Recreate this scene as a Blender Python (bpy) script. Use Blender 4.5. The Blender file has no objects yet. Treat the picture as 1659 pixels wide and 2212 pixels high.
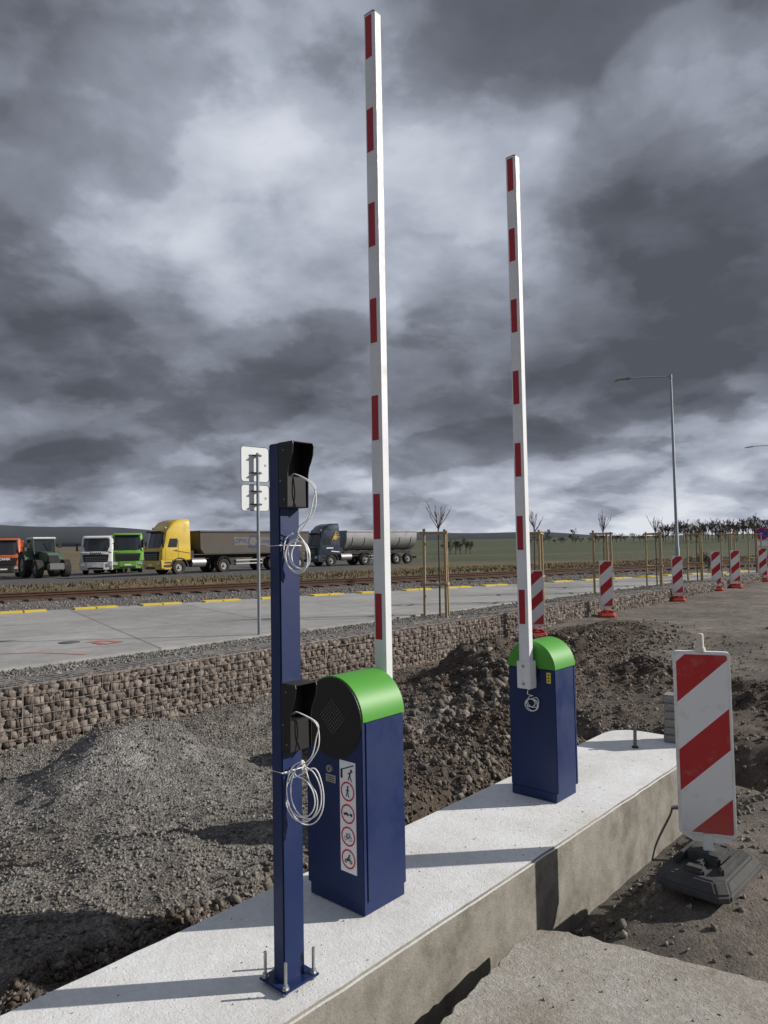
import bpy, bmesh, math, random
import numpy as np
from mathutils import Vector, Matrix
random.seed(7); rng=np.random.default_rng(7)
R=math.radians; PI=math.pi
C=bpy.context.scene.collection
# ------------------------------------------------------------------ camera
F=1534.0; CX,CY=829.5,1106.0; HC=1.6; PITCH=0.0496; ROLL=0.018
cam=bpy.data.cameras.new('camera'); co=bpy.data.objects.new('camera',cam); C.objects.link(co)
cam.sensor_fit='VERTICAL'; cam.sensor_height=34.6; cam.lens=34.6*F/2212; cam.clip_end=8000; cam.clip_start=.05
M=Matrix.Rotation(PI/2+PITCH,4,'X')@Matrix.Rotation(-ROLL,4,'Z'); M.translation=Vector((0,0,HC)); co.matrix_world=M
bpy.context.scene.camera=co
def ray(px,py):
    u=(px-CX)/F; v=(CY-py)/F
    a=u+v*ROLL; b=v-u*ROLL
    return a, math.cos(PITCH)-b*math.sin(PITCH), math.sin(PITCH)+b*math.cos(PITCH)
def gp(px,py,z=0.):
    a,f,p=ray(px,py); t=(z-HC)/p; return Vector((a*t,f*t,z))
def dp(px,py,Y):
    a,f,p=ray(px,py); return Vector((a*Y/f,Y,HC+p*Y/f))
AZ=R(42); DX,DY=math.sin(AZ),math.cos(AZ)
def W(s,n): return (s*DX+n*DY, s*DY-n*DX)
def SN(x,y): return x*DX+y*DY, x*DY-y*DX
# ------------------------------------------------------------------ materials
def newmat(name):
    m=bpy.data.materials.new(name); m.use_nodes=True; nt=m.node_tree; b=nt.nodes['Principled BSDF']; return m,nt,b
def N(nt,t,**k):
    n=nt.nodes.new(t)
    for a,v in k.items(): setattr(n,a,v)
    return n
def ramp(nt,fac,stops,interp='LINEAR'):
    r=nt.nodes.new('ShaderNodeValToRGB'); e=r.color_ramp.elements; r.color_ramp.interpolation=interp
    while len(e)<len(stops): e.new(.5)
    for el,(p,c) in zip(e,stops):
        el.position=p; el.color=(c,c,c,1) if not hasattr(c,'__len__') else (*c[:3],1)
    nt.links.new(fac,r.inputs[0]); return r.outputs[0]
def mixc(nt,fac,a,b,mode='MIX'):
    m=nt.nodes.new('ShaderNodeMix'); m.data_type='RGBA'; m.blend_type=mode
    for i,v in ((0,fac),(6,a),(7,b)):
        if isinstance(v,(int,float)): m.inputs[i].default_value=v
        elif isinstance(v,tuple): m.inputs[i].default_value=(*v[:3],1)
        else: nt.links.new(v,m.inputs[i])
    return m.outputs[2]
def noise(nt,vec,scale,detail=5,rough=.55,dist=0):
    n=nt.nodes.new('ShaderNodeTexNoise'); n.inputs['Scale'].default_value=scale; n.inputs['Detail'].default_value=detail
    n.inputs['Roughness'].default_value=rough; n.inputs['Distortion'].default_value=dist
    if vec is not None: nt.links.new(vec,n.inputs['Vector'])
    return n.outputs['Fac']
def bumpn(nt,b,h,st,dist=.01):
    bp=nt.nodes.new('ShaderNodeBump'); bp.inputs['Strength'].default_value=st; bp.inputs['Distance'].default_value=dist
    nt.links.new(h,bp.inputs['Height']); nt.links.new(bp.outputs[0],b.inputs['Normal'])
def mat(name,col,rough=.6,metal=0,var=.12,scale=6,bump=0,bscale=80,dirt=None,damt=.5,dscale=5,coat=0):
    m,nt,b=newmat(name); tc=nt.nodes.new('ShaderNodeTexCoord'); ob=tc.outputs['Object']
    n=noise(nt,ob,scale,6)
    c=mixc(nt,n,tuple(x*(1-var*2) for x in col),tuple(min(1,x*(1+var*2)) for x in col))
    if dirt:
        d=noise(nt,ob,dscale,8,.65); f=ramp(nt,d,[(.45,0),(.68,damt)]); c=mixc(nt,f,c,dirt)
        rr=ramp(nt,d,[(.4,rough),(.7,min(1,rough+.3))]); nt.links.new(rr,b.inputs['Roughness'])
    else: b.inputs['Roughness'].default_value=rough
    nt.links.new(c,b.inputs['Base Color']); b.inputs['Metallic'].default_value=metal
    if coat: b.inputs['Coat Weight'].default_value=coat; b.inputs['Coat Roughness'].default_value=.15
    if bump: bumpn(nt,b,noise(nt,ob,bscale,4),bump,.004)
    return m
def mat_island(name,cols,rough=.9,bump=.4,bs=60):
    m,nt,b=newmat(name); g=nt.nodes.new('ShaderNodeNewGeometry'); tc=nt.nodes.new('ShaderNodeTexCoord')
    c=ramp(nt,g.outputs['Random Per Island'],[(i/(len(cols)-1),k) for i,k in enumerate(cols)])
    n=noise(nt,tc.outputs['Object'],bs,5); c2=mixc(nt,1,c,ramp(nt,n,[(.3,.6),(.7,1.25)]),'MULTIPLY')
    nt.links.new(c2,b.inputs['Base Color']); b.inputs['Roughness'].default_value=rough; bumpn(nt,b,n,bump,.006); return m
blue=mat('blue_paint',(.0028,.0165,.088),.45,0,.08,3,.12,220,dirt=(.007,.022,.082),damt=.35,dscale=4,coat=.05)
green=mat('green_paint',(.075,.31,.035),.5,0,.06,3,.08,200)
black=mat('black_metal',(.006,.006,.007),.5,0,.2,10,.1,150)
blackm=mat('black_plastic',(.007,.007,.008),.65,0,.2,10)
white=mat('white_powder_coat',(.76,.78,.80),.4,0,.03,4,.05,100,dirt=(.55,.55,.53),damt=.3,dscale=9)
red=mat('red_reflective_tape',(.36,.010,.022),.45,0,.08,20)
cablem=mat('white_cable',(.86,.86,.84),.5,0,.03,30)
zinc=mat('zinc_steel',(.42,.43,.44),.42,.75,.15,30,.1,80)
galv=mat('galvanised_steel',(.30,.33,.36),.5,.6,.12,12,.1,60)
signback=mat('sign_back_aluminium',(.78,.81,.82),.5,0,.04,5)
wood=mat('stake_wood',(.36,.27,.15),.8,0,.25,25,.3,40)
bark=mat('bark',(.10,.075,.055),.9,0,.3,30,.3,60)
twig=mat('twig',(.085,.062,.050),.9,0,.3,5)
rubber=mat('recycled_rubber',(.050,.052,.053),.78,0,.25,18,.5,90,dirt=(.12,.11,.095),damt=.6,dscale=7)
redrub=mat('red_plastic_foot',(.42,.05,.035),.7,0,.2,10)
tyre=mat('tyre',(.022,.021,.02),.85,0,.3,6,dirt=(.08,.065,.05),damt=.6,dscale=3)
rim=mat('wheel_rim',(.30,.30,.30),.5,.5,.2,8,dirt=(.15,.12,.09),damt=.6)
glass=mat('dark_glass',(.02,.025,.03),.12,0,.2,2,coat=.5)
dark=mat('dark_underbody',(.022,.022,.024),.7,0,.3,6)
lamp=mat('headlight_glass',(.6,.62,.65),.15,.2,.1,20)
peg=mat('offwhite_plastic',(.62,.58,.50),.5,0,.1,20)
yellowp=mat('yellow_paint',(.75,.55,.03),.6,0,.1,3,dirt=(.5,.42,.2),damt=.5,dscale=4)
brickm=mat('concrete_block',(.24,.235,.22),.9,0,.2,15,.5,70)
rust=mat('rail_steel',(.10,.055,.035),.75,.2,.3,6)
sleeper=mat('sleeper',(.11,.09,.075),.9,0,.3,4)
# ------------------------------------------------------------------ mesh builder
class MB:
    def __init__(s): s.v=[]; s.f=[]
    def add(s,vs,fs,mtx=None):
        o=len(s.v)
        if mtx is not None: vs=[tuple(mtx@Vector(p)) for p in vs]
        s.v+= [tuple(p) for p in vs]; s.f+=[tuple(i+o for i in f) for f in fs]; return s
    def box(s,c,d,mtx=None):
        x,y,z=c; a,b,e=d[0]/2,d[1]/2,d[2]/2
        vs=[(x+i*a,y+j*b,z+k*e) for k in(-1,1) for j in(-1,1) for i in(-1,1)]
        return s.add(vs,[(0,2,3,1),(4,5,7,6),(0,1,5,4),(2,6,7,3),(0,4,6,2),(1,3,7,5)],mtx)
    def prism(s,poly,ax,a0,a1,mtx=None):
        def P(p,a): return {'y':(p[0],a,p[1]),'x':(a,p[0],p[1]),'z':(p[0],p[1],a)}[ax]
        n=len(poly); vs=[P(p,a0) for p in poly]+[P(p,a1) for p in poly]
        fs=[tuple(range(n)),tuple(range(2*n-1,n-1,-1))]+[(i,i+n,(i+1)%n+n,(i+1)%n) for i in range(n)]
        return s.add(vs,fs,mtx)
    def tube(s,pts,r,seg=8,closed=False,caps=True):
        pts=[Vector(p) for p in pts]; n=len(pts); rs=r if hasattr(r,'__len__') else [r]*n
        prev=None; vs=[]
        for i,p in enumerate(pts):
            if closed: t=(pts[(i+1)%n]-pts[i-1])
            else: t=pts[min(i+1,n-1)]-pts[max(i-1,0)]
            if t.length<1e-9: t=Vector((0,0,1))
            t.normalize()
            if prev is None:
                up=Vector((0,0,1)) if abs(t.z)<.9 else Vector((1,0,0)); a=t.cross(up).normalized()
            else:
                a=(prev-t*prev.dot(t))
                a=a.normalized() if a.length>1e-6 else t.orthogonal().normalized()
            prev=a; b=t.cross(a)
            for k in range(seg):
                w=2*PI*k/seg; vs.append(p+(a*math.cos(w)+b*math.sin(w))*rs[i])
        fs=[]
        for i in range(n if closed else n-1):
            j=(i+1)%n
            for k in range(seg):
                l=(k+1)%seg; fs.append((i*seg+k,i*seg+l,j*seg+l,j*seg+k))
        if caps and not closed: fs+=[tuple(range(seg))[::-1],tuple(range((n-1)*seg,n*seg))]
        return s.add(vs,fs)
    def cyl(s,p0,p1,r0,r1=None,seg=16): return s.tube([p0,p1],[r0,r0 if r1 is None else r1],seg)
    def build(s,name,m,parent=None,smooth=False,bevel=0,seg=2):
        me=bpy.data.meshes.new(name); me.from_pydata(s.v,[],s.f)
        bm=bmesh.new(); bm.from_mesh(me); bmesh.ops.recalc_face_normals(bm,faces=bm.faces)
        if bevel:
            es=[e for e in bm.edges if len(e.link_faces)==2 and e.calc_face_angle(0)>R(28)]
            bmesh.ops.bevel(bm,geom=es,offset=bevel,segments=seg,affect='EDGES',clamp_overlap=True)
        bm.to_mesh(me); bm.free()
        if smooth:
            for p in me.polygons: p.use_smooth=True
            if smooth!='all':
                try: me.set_sharp_from_angle(angle=R(35))
                except Exception: pass
        me.materials.append(m); o=bpy.data.objects.new(name,me); C.objects.link(o); o.parent=parent; return o
def tag(o,label,cat,group=None,kind=None):
    o['label']=label; o['category']=cat
    if group: o['group']=group
    if kind: o['kind']=kind
    return o
def struct(o,label=None):
    o['kind']='structure'
    if label: o['label']=label
    return o
def thing(name,label,cat,loc,rz=0,group=None):
    o=bpy.data.objects.new(name,None); C.objects.link(o); o.location=loc; o.rotation_euler=(0,0,rz); o.empty_display_size=.1
    return tag(o,label,cat,group)
def dup(root,loc,rz,label,group=None):
    r=root.copy(); C.objects.link(r); r.location=loc; r.rotation_euler=(0,0,rz); r['label']=label
    if group: r['group']=group
    for ch in list(root.children):
        c=ch.copy(); C.objects.link(c); c.parent=r
        for g in list(ch.children):
            d=g.copy(); C.objects.link(d); d.parent=c
    return r
def text(name,body,size,m,parent,loc,rot,bold=0,align='CENTER',sx=1):
    cu=bpy.data.curves.new('t','FONT'); cu.body=body; cu.size=size; cu.align_x=align; cu.align_y='CENTER'; cu.offset=bold; cu.resolution_u=3
    ob=bpy.data.objects.new('t',cu); C.objects.link(ob); dg=bpy.context.evaluated_depsgraph_get(); dg.update()
    me=bpy.data.meshes.new_from_object(ob.evaluated_get(dg)); bpy.data.objects.remove(ob)
    me.materials.clear(); me.materials.append(m); o=bpy.data.objects.new(name,me); C.objects.link(o); o.parent=parent
    o.location=loc; o.rotation_euler=rot; o.scale=(sx,1,1); return o
def catmull(P,k=8,closed=False):
    P=[Vector(p) for p in P]; out=[]; n=len(P)
    for i in range(n if closed else n-1):
        if closed: a,b,c,d=P[i-1],P[i],P[(i+1)%n],P[(i+2)%n]
        else: a,b,c,d=P[max(i-1,0)],P[i],P[i+1],P[min(i+2,n-1)]
        for j in range(k):
            t=j/k; out.append(.5*((2*b)+(c-a)*t+(2*a-5*b+4*c-d)*t*t+(3*b-a-3*c+d)*t**3))
    if not closed: out.append(P[-1])
    return out
# ------------------------------------------------------------------ numpy noise
def vnoise(x,y,seed=0):
    xi=np.floor(x).astype(np.int64); yi=np.floor(y).astype(np.int64); xf=x-xi; yf=y-yi
    def h(a,b):
        k=(a*374761393+b*668265263+seed*974634777)&0xffffffff
        k=((k^(k>>13))*1274126177)&0xffffffff
        return ((k^(k>>16))&0xffff)/65535.
    u=xf*xf*(3-2*xf); v=yf*yf*(3-2*yf)
    return (h(xi,yi)*(1-u)+h(xi+1,yi)*u)*(1-v)+(h(xi,yi+1)*(1-u)+h(xi+1,yi+1)*u)*v
def fbm(x,y,f,o=4,seed=0):
    r=0; a=.5; t=0
    for i in range(o):
        r=r+a*(vnoise(x*f+i*17.3,y*f-i*9.1,seed+i)-.5); t+=a; a*=.55; f*=2.05
    return r/t*2
def sm(a,b,x):
    t=np.clip((x-a)/(b-a),0,1); return t*t*(3-2*t)
NL,NR,SE=-2.73,-1.92,6.0     # island edges
Y0=np.array([-7.85,15.2]); 
def qf(x,y): return (x-Y0[0])*-.528+(y-Y0[1])*.849
def G(s,n,sc,nc,a,rs,rn): return a*np.exp(-(((s-sc)/rs)**2+((n-nc)/rn)**2))
def pile(s,n):
    return G(s,n,8.2,-5.5,.60,.95,.7)+G(s,n,10.7,-5.7,.34,1.0,.8)+G(s,n,7.3,-4.3,.16,.5,.4)+G(s,n,9.9,-4.0,.20,.7,.5)+G(s,n,9.2,-2.4,.20,.5,.7)+G(s,n,8.9,-.9,.17,.5,.8)+G(s,n,12.8,-5.8,.2,1.2,.8)+G(s,n,9.8,.6,.12,.6,1.0)
def brownheap(s,n): return G(s,n,4.55,-4.5,.34,.50,.42)+G(s,n,5.7,-3.85,.18,.5,.32)
def trw(s): return .17+.16*sm(2.6,4.2,s)
def trench(s,n,x,y):
    w=trw(s); return (.24+.20*sm(2.6,4.2,s))*np.exp(-((n-(NL-.12-w*.35)-.13*fbm(x,y,1.7,3,5))/w)**2)*(1-sm(6.0,6.5,s))
def Hh(s,n):
    s=np.asarray(s,float); n=np.asarray(n,float); x=s*DX+n*DY; y=s*DY-n*DX
    rise=.27*sm(9,15,s)+.1*sm(18,28,s)
    z=-.29+rise
    left=sm(-2.6,-3.1,n)*(1-sm(6,8,s)); z=z+left*(.14)*sm(-5.2,-3.7,n)
    z=z+G(s,n,2.95,-5.45,.52,.72,.58)+G(s,n,1.5,-6.0,.24,.55,.45)+G(s,n,.6,-4.5,.18,.7,.6)+G(s,n,1.9,-3.8,.12,.6,.35)+brownheap(s,n)
    pl=pile(s,n); z=z+pl; bh=brownheap(s,n)
    tr=trench(s,n,x,y)
    rough=.018+.15*np.clip(pl/.3,0,1)+.05*left+.13*np.clip(bh/.2,0,1)*left+.06*sm(6.2,6.6,s)*(1-sm(9.5,11,s))+.12*np.clip(tr*4,0,1)
    z=z+rough*fbm(x,y,2.1,5,3)+.5*rough*fbm(x,y,8,4,8)
    z=z-tr+G(s,n,3.99,-1.30,.10,.5,.38)
    z=z-.20*sm(-1.52,-1.78,n+.1*fbm(x,y,2,2,9))*sm(-2.2,-1.95,n)*(1-sm(6.0,6.5,s))
    z=z-.36*np.exp(-((s-6.8-.15*fbm(x,y,1.1,2,15))/.36)**2)*sm(-5,-3.5,n)*(1-sm(.5,2.5,n))
    isl=sm(NL+.02,NL+.1,n)*sm(NR-.02,NR-.1,n)*(1-sm(SE-.12,SE-.05,s)); z=z*(1-isl)-.6*isl
    nearc=sm(3.0,2.6,s)*sm(-2.0,-1.8,n); z=z*(1-nearc)-.46*nearc
    q=qf(x,y); D=np.hypot(x,y)
    zp=.325+.012*fbm(x,y,3,3,4)
    zq=.16+.02*fbm(x,y,1.5,2,2)
    zp=zp*(1-sm(.1,.6,q))+zq*sm(.1,.6,q)
    bank=.10+.16*np.exp(-((q-13)/2.6)**2)+.06*fbm(x,y,.35,4,6)
    zp=zp*(1-sm(9.3,11,q))+bank*sm(9.3,11,q)
    lot=np.clip(.02*(x+14),-.5,0)+.01*fbm(x,y,.2,2,1)
    zp=zp*(1-sm(17,24,q))+lot*sm(17,24,q)
    p=sm(-7.40,-7.52,n)
    z2=z*(1-p)+zp*p
    far=sm(34,60,D)
    zf=lot+6.0*sm(90,520,D)
    return z2*(1-far)+zf*far
def colf(s,n):
    x=s*DX+n*DY; y=s*DY-n*DX; q=qf(x,y); D=np.hypot(x,y)
    f1=fbm(x,y,.9,4,21); f2=fbm(x,y,.25,4,22); f3=fbm(x,y,3.5,3,25)
    def c(a): return np.array(a)[None,:]
    def mx(a,b,t): t=t[:,None]; return a*(1-t)+b*t
    dirt=c((.135,.115,.096)); grav=c((.205,.190,.172)); soil=c((.072,.052,.038))
    col=mx(dirt+0*s[:,None],c((.20,.175,.15)),np.clip(.5+f1,0,1)); g=np.full_like(s,.35)
    l=sm(-2.55,-2.7,n)*(1-sm(6.6,7.8,s+f1)); col=mx(col,mx(grav+0*s[:,None],c((.15,.128,.105)),np.clip(.3+f1*1.3,0,1)),l); g=g+.6*l
    hp=np.clip((G(s,n,2.95,-5.45,1,.85,.7)+G(s,n,1.5,-6.0,1,.6,.5))*1.3,0,1); col=mx(col,c((.225,.218,.208)),hp*.8)
    pl=np.clip(pile(s,n)/.16,0,1)*sm(6,7.0,s); col=mx(col,soil,np.clip(pl+.3*f1*pl,0,1)); g=g*(1-.7*pl)
    col=mx(col,c((.16,.135,.11)),np.clip(f3*1.6+.1,0,.6)*pl)
    ed=sm(6.2,6.6,s)*(1-sm(9,10.5,s)); col=mx(col,soil*1.35,ed*.6)
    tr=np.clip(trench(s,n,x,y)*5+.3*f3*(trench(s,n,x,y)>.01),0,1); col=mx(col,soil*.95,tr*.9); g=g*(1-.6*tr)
    sd=sm(3.0,4.2,s+.5*f1)*(1-sm(6.5,7,s))*sm(-4.5,-3.4,n+.5*f1)*sm(-2.4,-2.7,n); col=mx(col,soil*1.4,sd*.8); g=g*(1-.5*sd)
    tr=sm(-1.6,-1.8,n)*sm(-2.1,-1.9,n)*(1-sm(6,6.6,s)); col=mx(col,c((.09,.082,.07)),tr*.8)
    br=np.clip(brownheap(s,n)/.10,0,1)*sm(-2.5,-2.9,n); col=mx(col,soil*1.2,np.clip(br+br*f1,0,1)); g=g*(1-.6*np.clip(br,0,1))
    p=sm(-7.4,-7.5,n); col=mx(col,c((.19,.19,.188)),p); g=g*(1-p)+p*.9
    b=sm(.2,.5,q)*p; col=mx(col,c((.15,.137,.127)),b)
    gr=sm(9.2,10.2,q+f2*1.2)*p; 
    grass=mx(c((.150,.110,.058))+0*s[:,None],c((.09,.078,.036)),np.clip(.5+f1*1.3+f2,0,1)); col=mx(col,grass,gr); g=g*(1-gr)
    far=sm(38,58,D); col=mx(col,grass,far*(q>-5)); g=g*(1-far)
    col=mx(col,c((.085,.082,.078)),sm(22,25,q)*(1-sm(62,70,q))*(1-sm(-4,4,x-(y-60)*.4)))
    fl=sm(66,76,D)*sm(-4,6,x+8*f2); field=mx(c((.045,.062,.024))+0*s[:,None],c((.078,.076,.036)),np.clip(fbm(x,y*2.2,.02,3,31)*1.5+.2,0,1)); col=mx(col,field,fl)
    return np.clip(col,0,1),g
def spaced(segs):
    out=[]
    for a,b,st in segs: out+=list(np.arange(a,b-1e-6,st))
    return out
def geo(a,b,k):
    out=[];x=a;st=abs(a)*.06
    while x<b: out.append(x); st*=k; x+=st
    out.append(b); return out
ss=[-x for x in geo(8,4000,1.35)][::-1]+spaced([(-6,-1,.3),(-1,12,.04),(12,34,.2),(34,90,.8)])+geo(90,4000,1.12)
nn=[-x for x in geo(75,4000,1.12)][::-1]+spaced([(-74,-34,.8),(-34,-8,.3),(-8,-7.6,.1),(-7.6,1.2,.04),(1.2,6,.2),(6,20,1.0)])+geo(20,4000,1.3)
S2,N2=np.meshgrid(np.array(ss),np.array(nn),indexing='ij'); sh=S2.shape; S1,N1=S2.ravel(),N2.ravel()
Zs=Hh(S1,N1); Xs=S1*DX+N1*DY; Ys=S1*DY-N1*DX
idx=np.arange(sh[0]*sh[1]).reshape(sh)
quads=np.stack([idx[:-1,:-1],idx[:-1,1:],idx[1:,1:],idx[1:,:-1]],-1).reshape(-1,4)
def npmesh(name,verts,polys,k,m):
    me=bpy.data.meshes.new(name); me.vertices.add(len(verts)); me.vertices.foreach_set('co',verts.astype(np.float32).ravel())
    me.loops.add(polys.size); me.loops.foreach_set('vertex_index',polys.astype(np.int32).ravel())
    me.polygons.add(len(polys)); me.polygons.foreach_set('loop_start',np.arange(0,polys.size,k,dtype=np.int32))
    try: me.polygons.foreach_set('loop_total',np.full(len(polys),k,dtype=np.int32))
    except Exception: pass
    me.update(calc_edges=True); me.validate(); me.materials.append(m)
    o=bpy.data.objects.new(name,me); C.objects.link(o); return o
gm,nt,b=newmat('ground_material'); tc=nt.nodes.new('ShaderNodeTexCoord'); ob=tc.outputs['Object']
at=nt.nodes.new('ShaderNodeAttribute'); at.attribute_name='Col'
vo=nt.nodes.new('ShaderNodeTexVoronoi'); vo.inputs['Scale'].default_value=62; vo.inputs['Randomness'].default_value=1; nt.links.new(ob,vo.inputs['Vector'])
bw=nt.nodes.new('ShaderNodeRGBToBW'); nt.links.new(vo.outputs['Color'],bw.inputs[0])
cellv=ramp(nt,bw.outputs[0],[(.15,.5),(.5,1.0),(.85,1.55)])
cellm=mixc(nt,at.outputs['Alpha'],(1,1,1),cellv)
n1=noise(nt,ob,7,10,.68); n2=noise(nt,ob,.7,6,.6); n3=noise(nt,ob,70,5,.7); n4=noise(nt,ob,2.2,7,.6)
c=mixc(nt,1,at.outputs['Color'],cellm,'MULTIPLY')
c=mixc(nt,1,c,ramp(nt,n1,[(.3,.62),(.7,1.35)]),'MULTIPLY'); c=mixc(nt,1,c,ramp(nt,n2,[(.3,.75),(.7,1.25)]),'MULTIPLY')
c=mixc(nt,1,c,ramp(nt,n3,[(.3,.75),(.7,1.25)]),'MULTIPLY'); c=mixc(nt,1,c,ramp(nt,n4,[(.32,.72),(.68,1.28)]),'MULTIPLY')
nt.links.new(c,b.inputs['Base Color']); b.inputs['Roughness'].default_value=.95
ad=N(nt,'ShaderNodeMath',operation='MULTIPLY'); nt.links.new(vo.outputs['Distance'],ad.inputs[0]); nt.links.new(at.outputs['Alpha'],ad.inputs[1])
ad2=N(nt,'ShaderNodeMath',operation='SUBTRACT'); nt.links.new(n3,ad2.inputs[0]); nt.links.new(ad.outputs[0],ad2.inputs[1])
ad3=N(nt,'ShaderNodeMath',operation='ADD'); nt.links.new(ad2.outputs[0],ad3.inputs[0]); nt.links.new(n1,ad3.inputs[1])
bumpn(nt,b,ad3.outputs[0],.9,.025)
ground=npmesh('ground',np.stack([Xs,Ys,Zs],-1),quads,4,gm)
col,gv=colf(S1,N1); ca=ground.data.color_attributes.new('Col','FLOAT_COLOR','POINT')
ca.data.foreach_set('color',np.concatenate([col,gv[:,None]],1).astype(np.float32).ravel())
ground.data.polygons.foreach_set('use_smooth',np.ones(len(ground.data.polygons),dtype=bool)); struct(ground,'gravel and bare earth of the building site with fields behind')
def hz(x,y):
    s,n=SN(x,y); return float(Hh(np.array([s]),np.array([n]))[0])
# ------------------------------------------------------------------ rocks
def hull(pts):
    bm=bmesh.new()
    for p in pts: bm.verts.new(p)
    res=bmesh.ops.convex_hull(bm,input=bm.verts)
    dele=[g for g in res['geom_interior'] if isinstance(g,bmesh.types.BMVert)]
    if dele: bmesh.ops.delete(bm,geom=dele,context='VERTS')
    bmesh.ops.triangulate(bm,faces=bm.faces); bm.verts.index_update()
    v=np.array([p.co[:] for p in bm.verts]); f=np.array([[q.index for q in p.verts] for p in bm.faces]); bm.free(); return v,f
def template(k,seed):
    r=random.Random(seed); return hull([Vector((r.gauss(0,1),r.gauss(0,1),r.gauss(0,1))).normalized()*r.uniform(.75,1.15) for i in range(k)])
T8=[template(8,i) for i in range(10)]; T12=[template(10,50+i) for i in range(14)]
def boxrock(seed):
    r=random.Random(seed); P=[]
    for i in(-1,1):
        for j in(-1,1):
            for k in(-1,1):
                P.append(Vector((i*r.uniform(.88,1),j*r.uniform(.72,1.15),k*r.uniform(.72,1.15))))
    return hull(P)
TB=[boxrock(90+i) for i in range(24)]
def rocks(name,pos,size,m,temps,spin=1.0):
    n=len(pos); q=rng.normal(size=(n,4)); q[:,0]+= (1-spin)*14; q/=np.linalg.norm(q,axis=1)[:,None]; w,x,y,z=q.T
    Rm=np.stack([np.stack([1-2*(y*y+z*z),2*(x*y-z*w),2*(x*z+y*w)],-1),np.stack([2*(x*y+z*w),1-2*(x*x+z*z),2*(y*z-x*w)],-1),np.stack([2*(x*z-y*w),2*(y*z+x*w),1-2*(x*x+y*y)],-1)],1)
    ti=rng.integers(0,len(temps),n); V=[];Fc=[];o=0
    for t,(tv,tf) in enumerate(temps):
        k=np.where(ti==t)[0]
        if not len(k): continue
        vv=tv[None]*size[k][:,None,:]; vv=np.einsum('nij,nvj->nvi',Rm[k],vv)+pos[k][:,None,:]
        V.append(vv.reshape(-1,3)); Fc.append((tf[None]+(np.arange(len(k))*len(tv))[:,None,None]+o).reshape(-1,3)); o+=len(k)*len(tv)
    return npmesh(name,np.concatenate(V),np.concatenate(Fc),3,m)
gravm=mat_island('gravel_stone',[(.105,.097,.088),(.26,.245,.225),(.165,.153,.138),(.33,.31,.285),(.125,.11,.094),(.22,.205,.187)],.95,.3,120)
def scatter(n,s0,s1,n0,n1,pw=1.6):
    s=s0+(s1-s0)*rng.random(n)**pw; k=n0+(n1-n0)*rng.random(n); return s,k
s_,n_=scatter(78000,-.3,8.5,-7.3,-2.78,1.25)
x_=s_*DX+n_*DY; y_=s_*DY-n_*DX
d_=fbm(x_,y_,1.1,3,77); keep=(rng.random(len(s_))<np.clip(.8+.9*d_-.9*np.clip(brownheap(s_,n_)/.10,0,1)-.9*np.clip(trench(s_,n_,x_,y_)*6,0,1)-.5*sm(3.2,4.4,s_)*sm(-4.2,-3.4,n_),.03,1)); s_,n_=s_[keep],n_[keep]
z_=Hh(s_,n_); sz=(.005+.010*rng.random(len(s_))**2)*(1+.4*(rng.random(len(s_))>.95)); 
p_=np.stack([s_*DX+n_*DY,s_*DY-n_*DX,z_+sz*.3],-1)
o=rocks('gravel',p_,sz[:,None]*rng.uniform(.7,1.25,(len(s_),3)),gravm,T8); tag(o,'loose crushed grey gravel left of the concrete island','gravel',kind='stuff')
s_,n_=scatter(14000,1.2,13,-1.9,2.8,1.3); k=~((s_<3.3)&(n_>-1.85)); s_,n_=s_[k],n_[k]; z_=Hh(s_,n_); sz=.003+.020*rng.random(len(s_))**5
p_=np.stack([s_*DX+n_*DY,s_*DY-n_*DX,z_+sz*.3],-1); o=rocks('pebbles',p_,sz[:,None]*rng.uniform(.7,1.3,(len(s_),3)),mat_island('pebble',[(.12,.105,.09),(.24,.215,.185),(.165,.145,.125),(.33,.30,.27)],.95,.3,120),T8)
tag(o,'small pebbles on the bare earth right of the concrete island','pebbles',kind='stuff')
cen=[(7.0,-4.8,.9,.6,560,.036),(7.9,-4.5,.8,.5,380,.026),(6.5,-4.1,.8,.6,380,.024),(9.6,-3.8,.9,.7,420,.022),(8.7,-1.6,.7,1.5,420,.020),(10.8,-5.2,1.2,.7,300,.022),(4.7,-4.4,.7,.5,620,.022),(5.3,-3.4,.9,.35,620,.022),(7.2,-2.8,.5,1.0,300,.022),(2.4,-3.15,2.8,.12,360,.018),(4.6,-3.0,1.5,.15,520,.020),(12.5,-5.0,1.6,1.0,240,.025),(6.9,-.6,.6,1.6,260,.018)]
P=[];Z=[]
for a,bb,rs,rn,k,sz0 in cen:
    s=rng.normal(a,rs*.6,k); n=rng.normal(bb,rn*.6,k); ok=((n<NL-.08)|(s>6.15)); ok&=(n>-7.2); s,n=s[ok],n[ok]
    z=Hh(s,n); sz=sz0*(.35+rng.random(len(s))**2.5*1.9); P.append(np.stack([s*DX+n*DY,s*DY-n*DX,z+sz*.2],-1)); Z.append(sz[:,None]*rng.uniform(.6,1.2,(len(s),3)))
o=rocks('rubble',np.concatenate(P),np.concatenate(Z),mat_island('rubble_stone',[(.075,.057,.045),(.20,.175,.15),(.105,.085,.07),(.27,.245,.215),(.14,.118,.10)],.95,.6,60),T12); tag(o,'brown rubble and clods strewn over the earth piles','rubble',kind='stuff')
s_,n_=scatter(46000,6.1,13,-7.2,1.8,1.0); w=np.clip(pile(s_,n_)/.08,0.12,1); k=rng.random(len(s_))<w; s_,n_=s_[k],n_[k]
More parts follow.
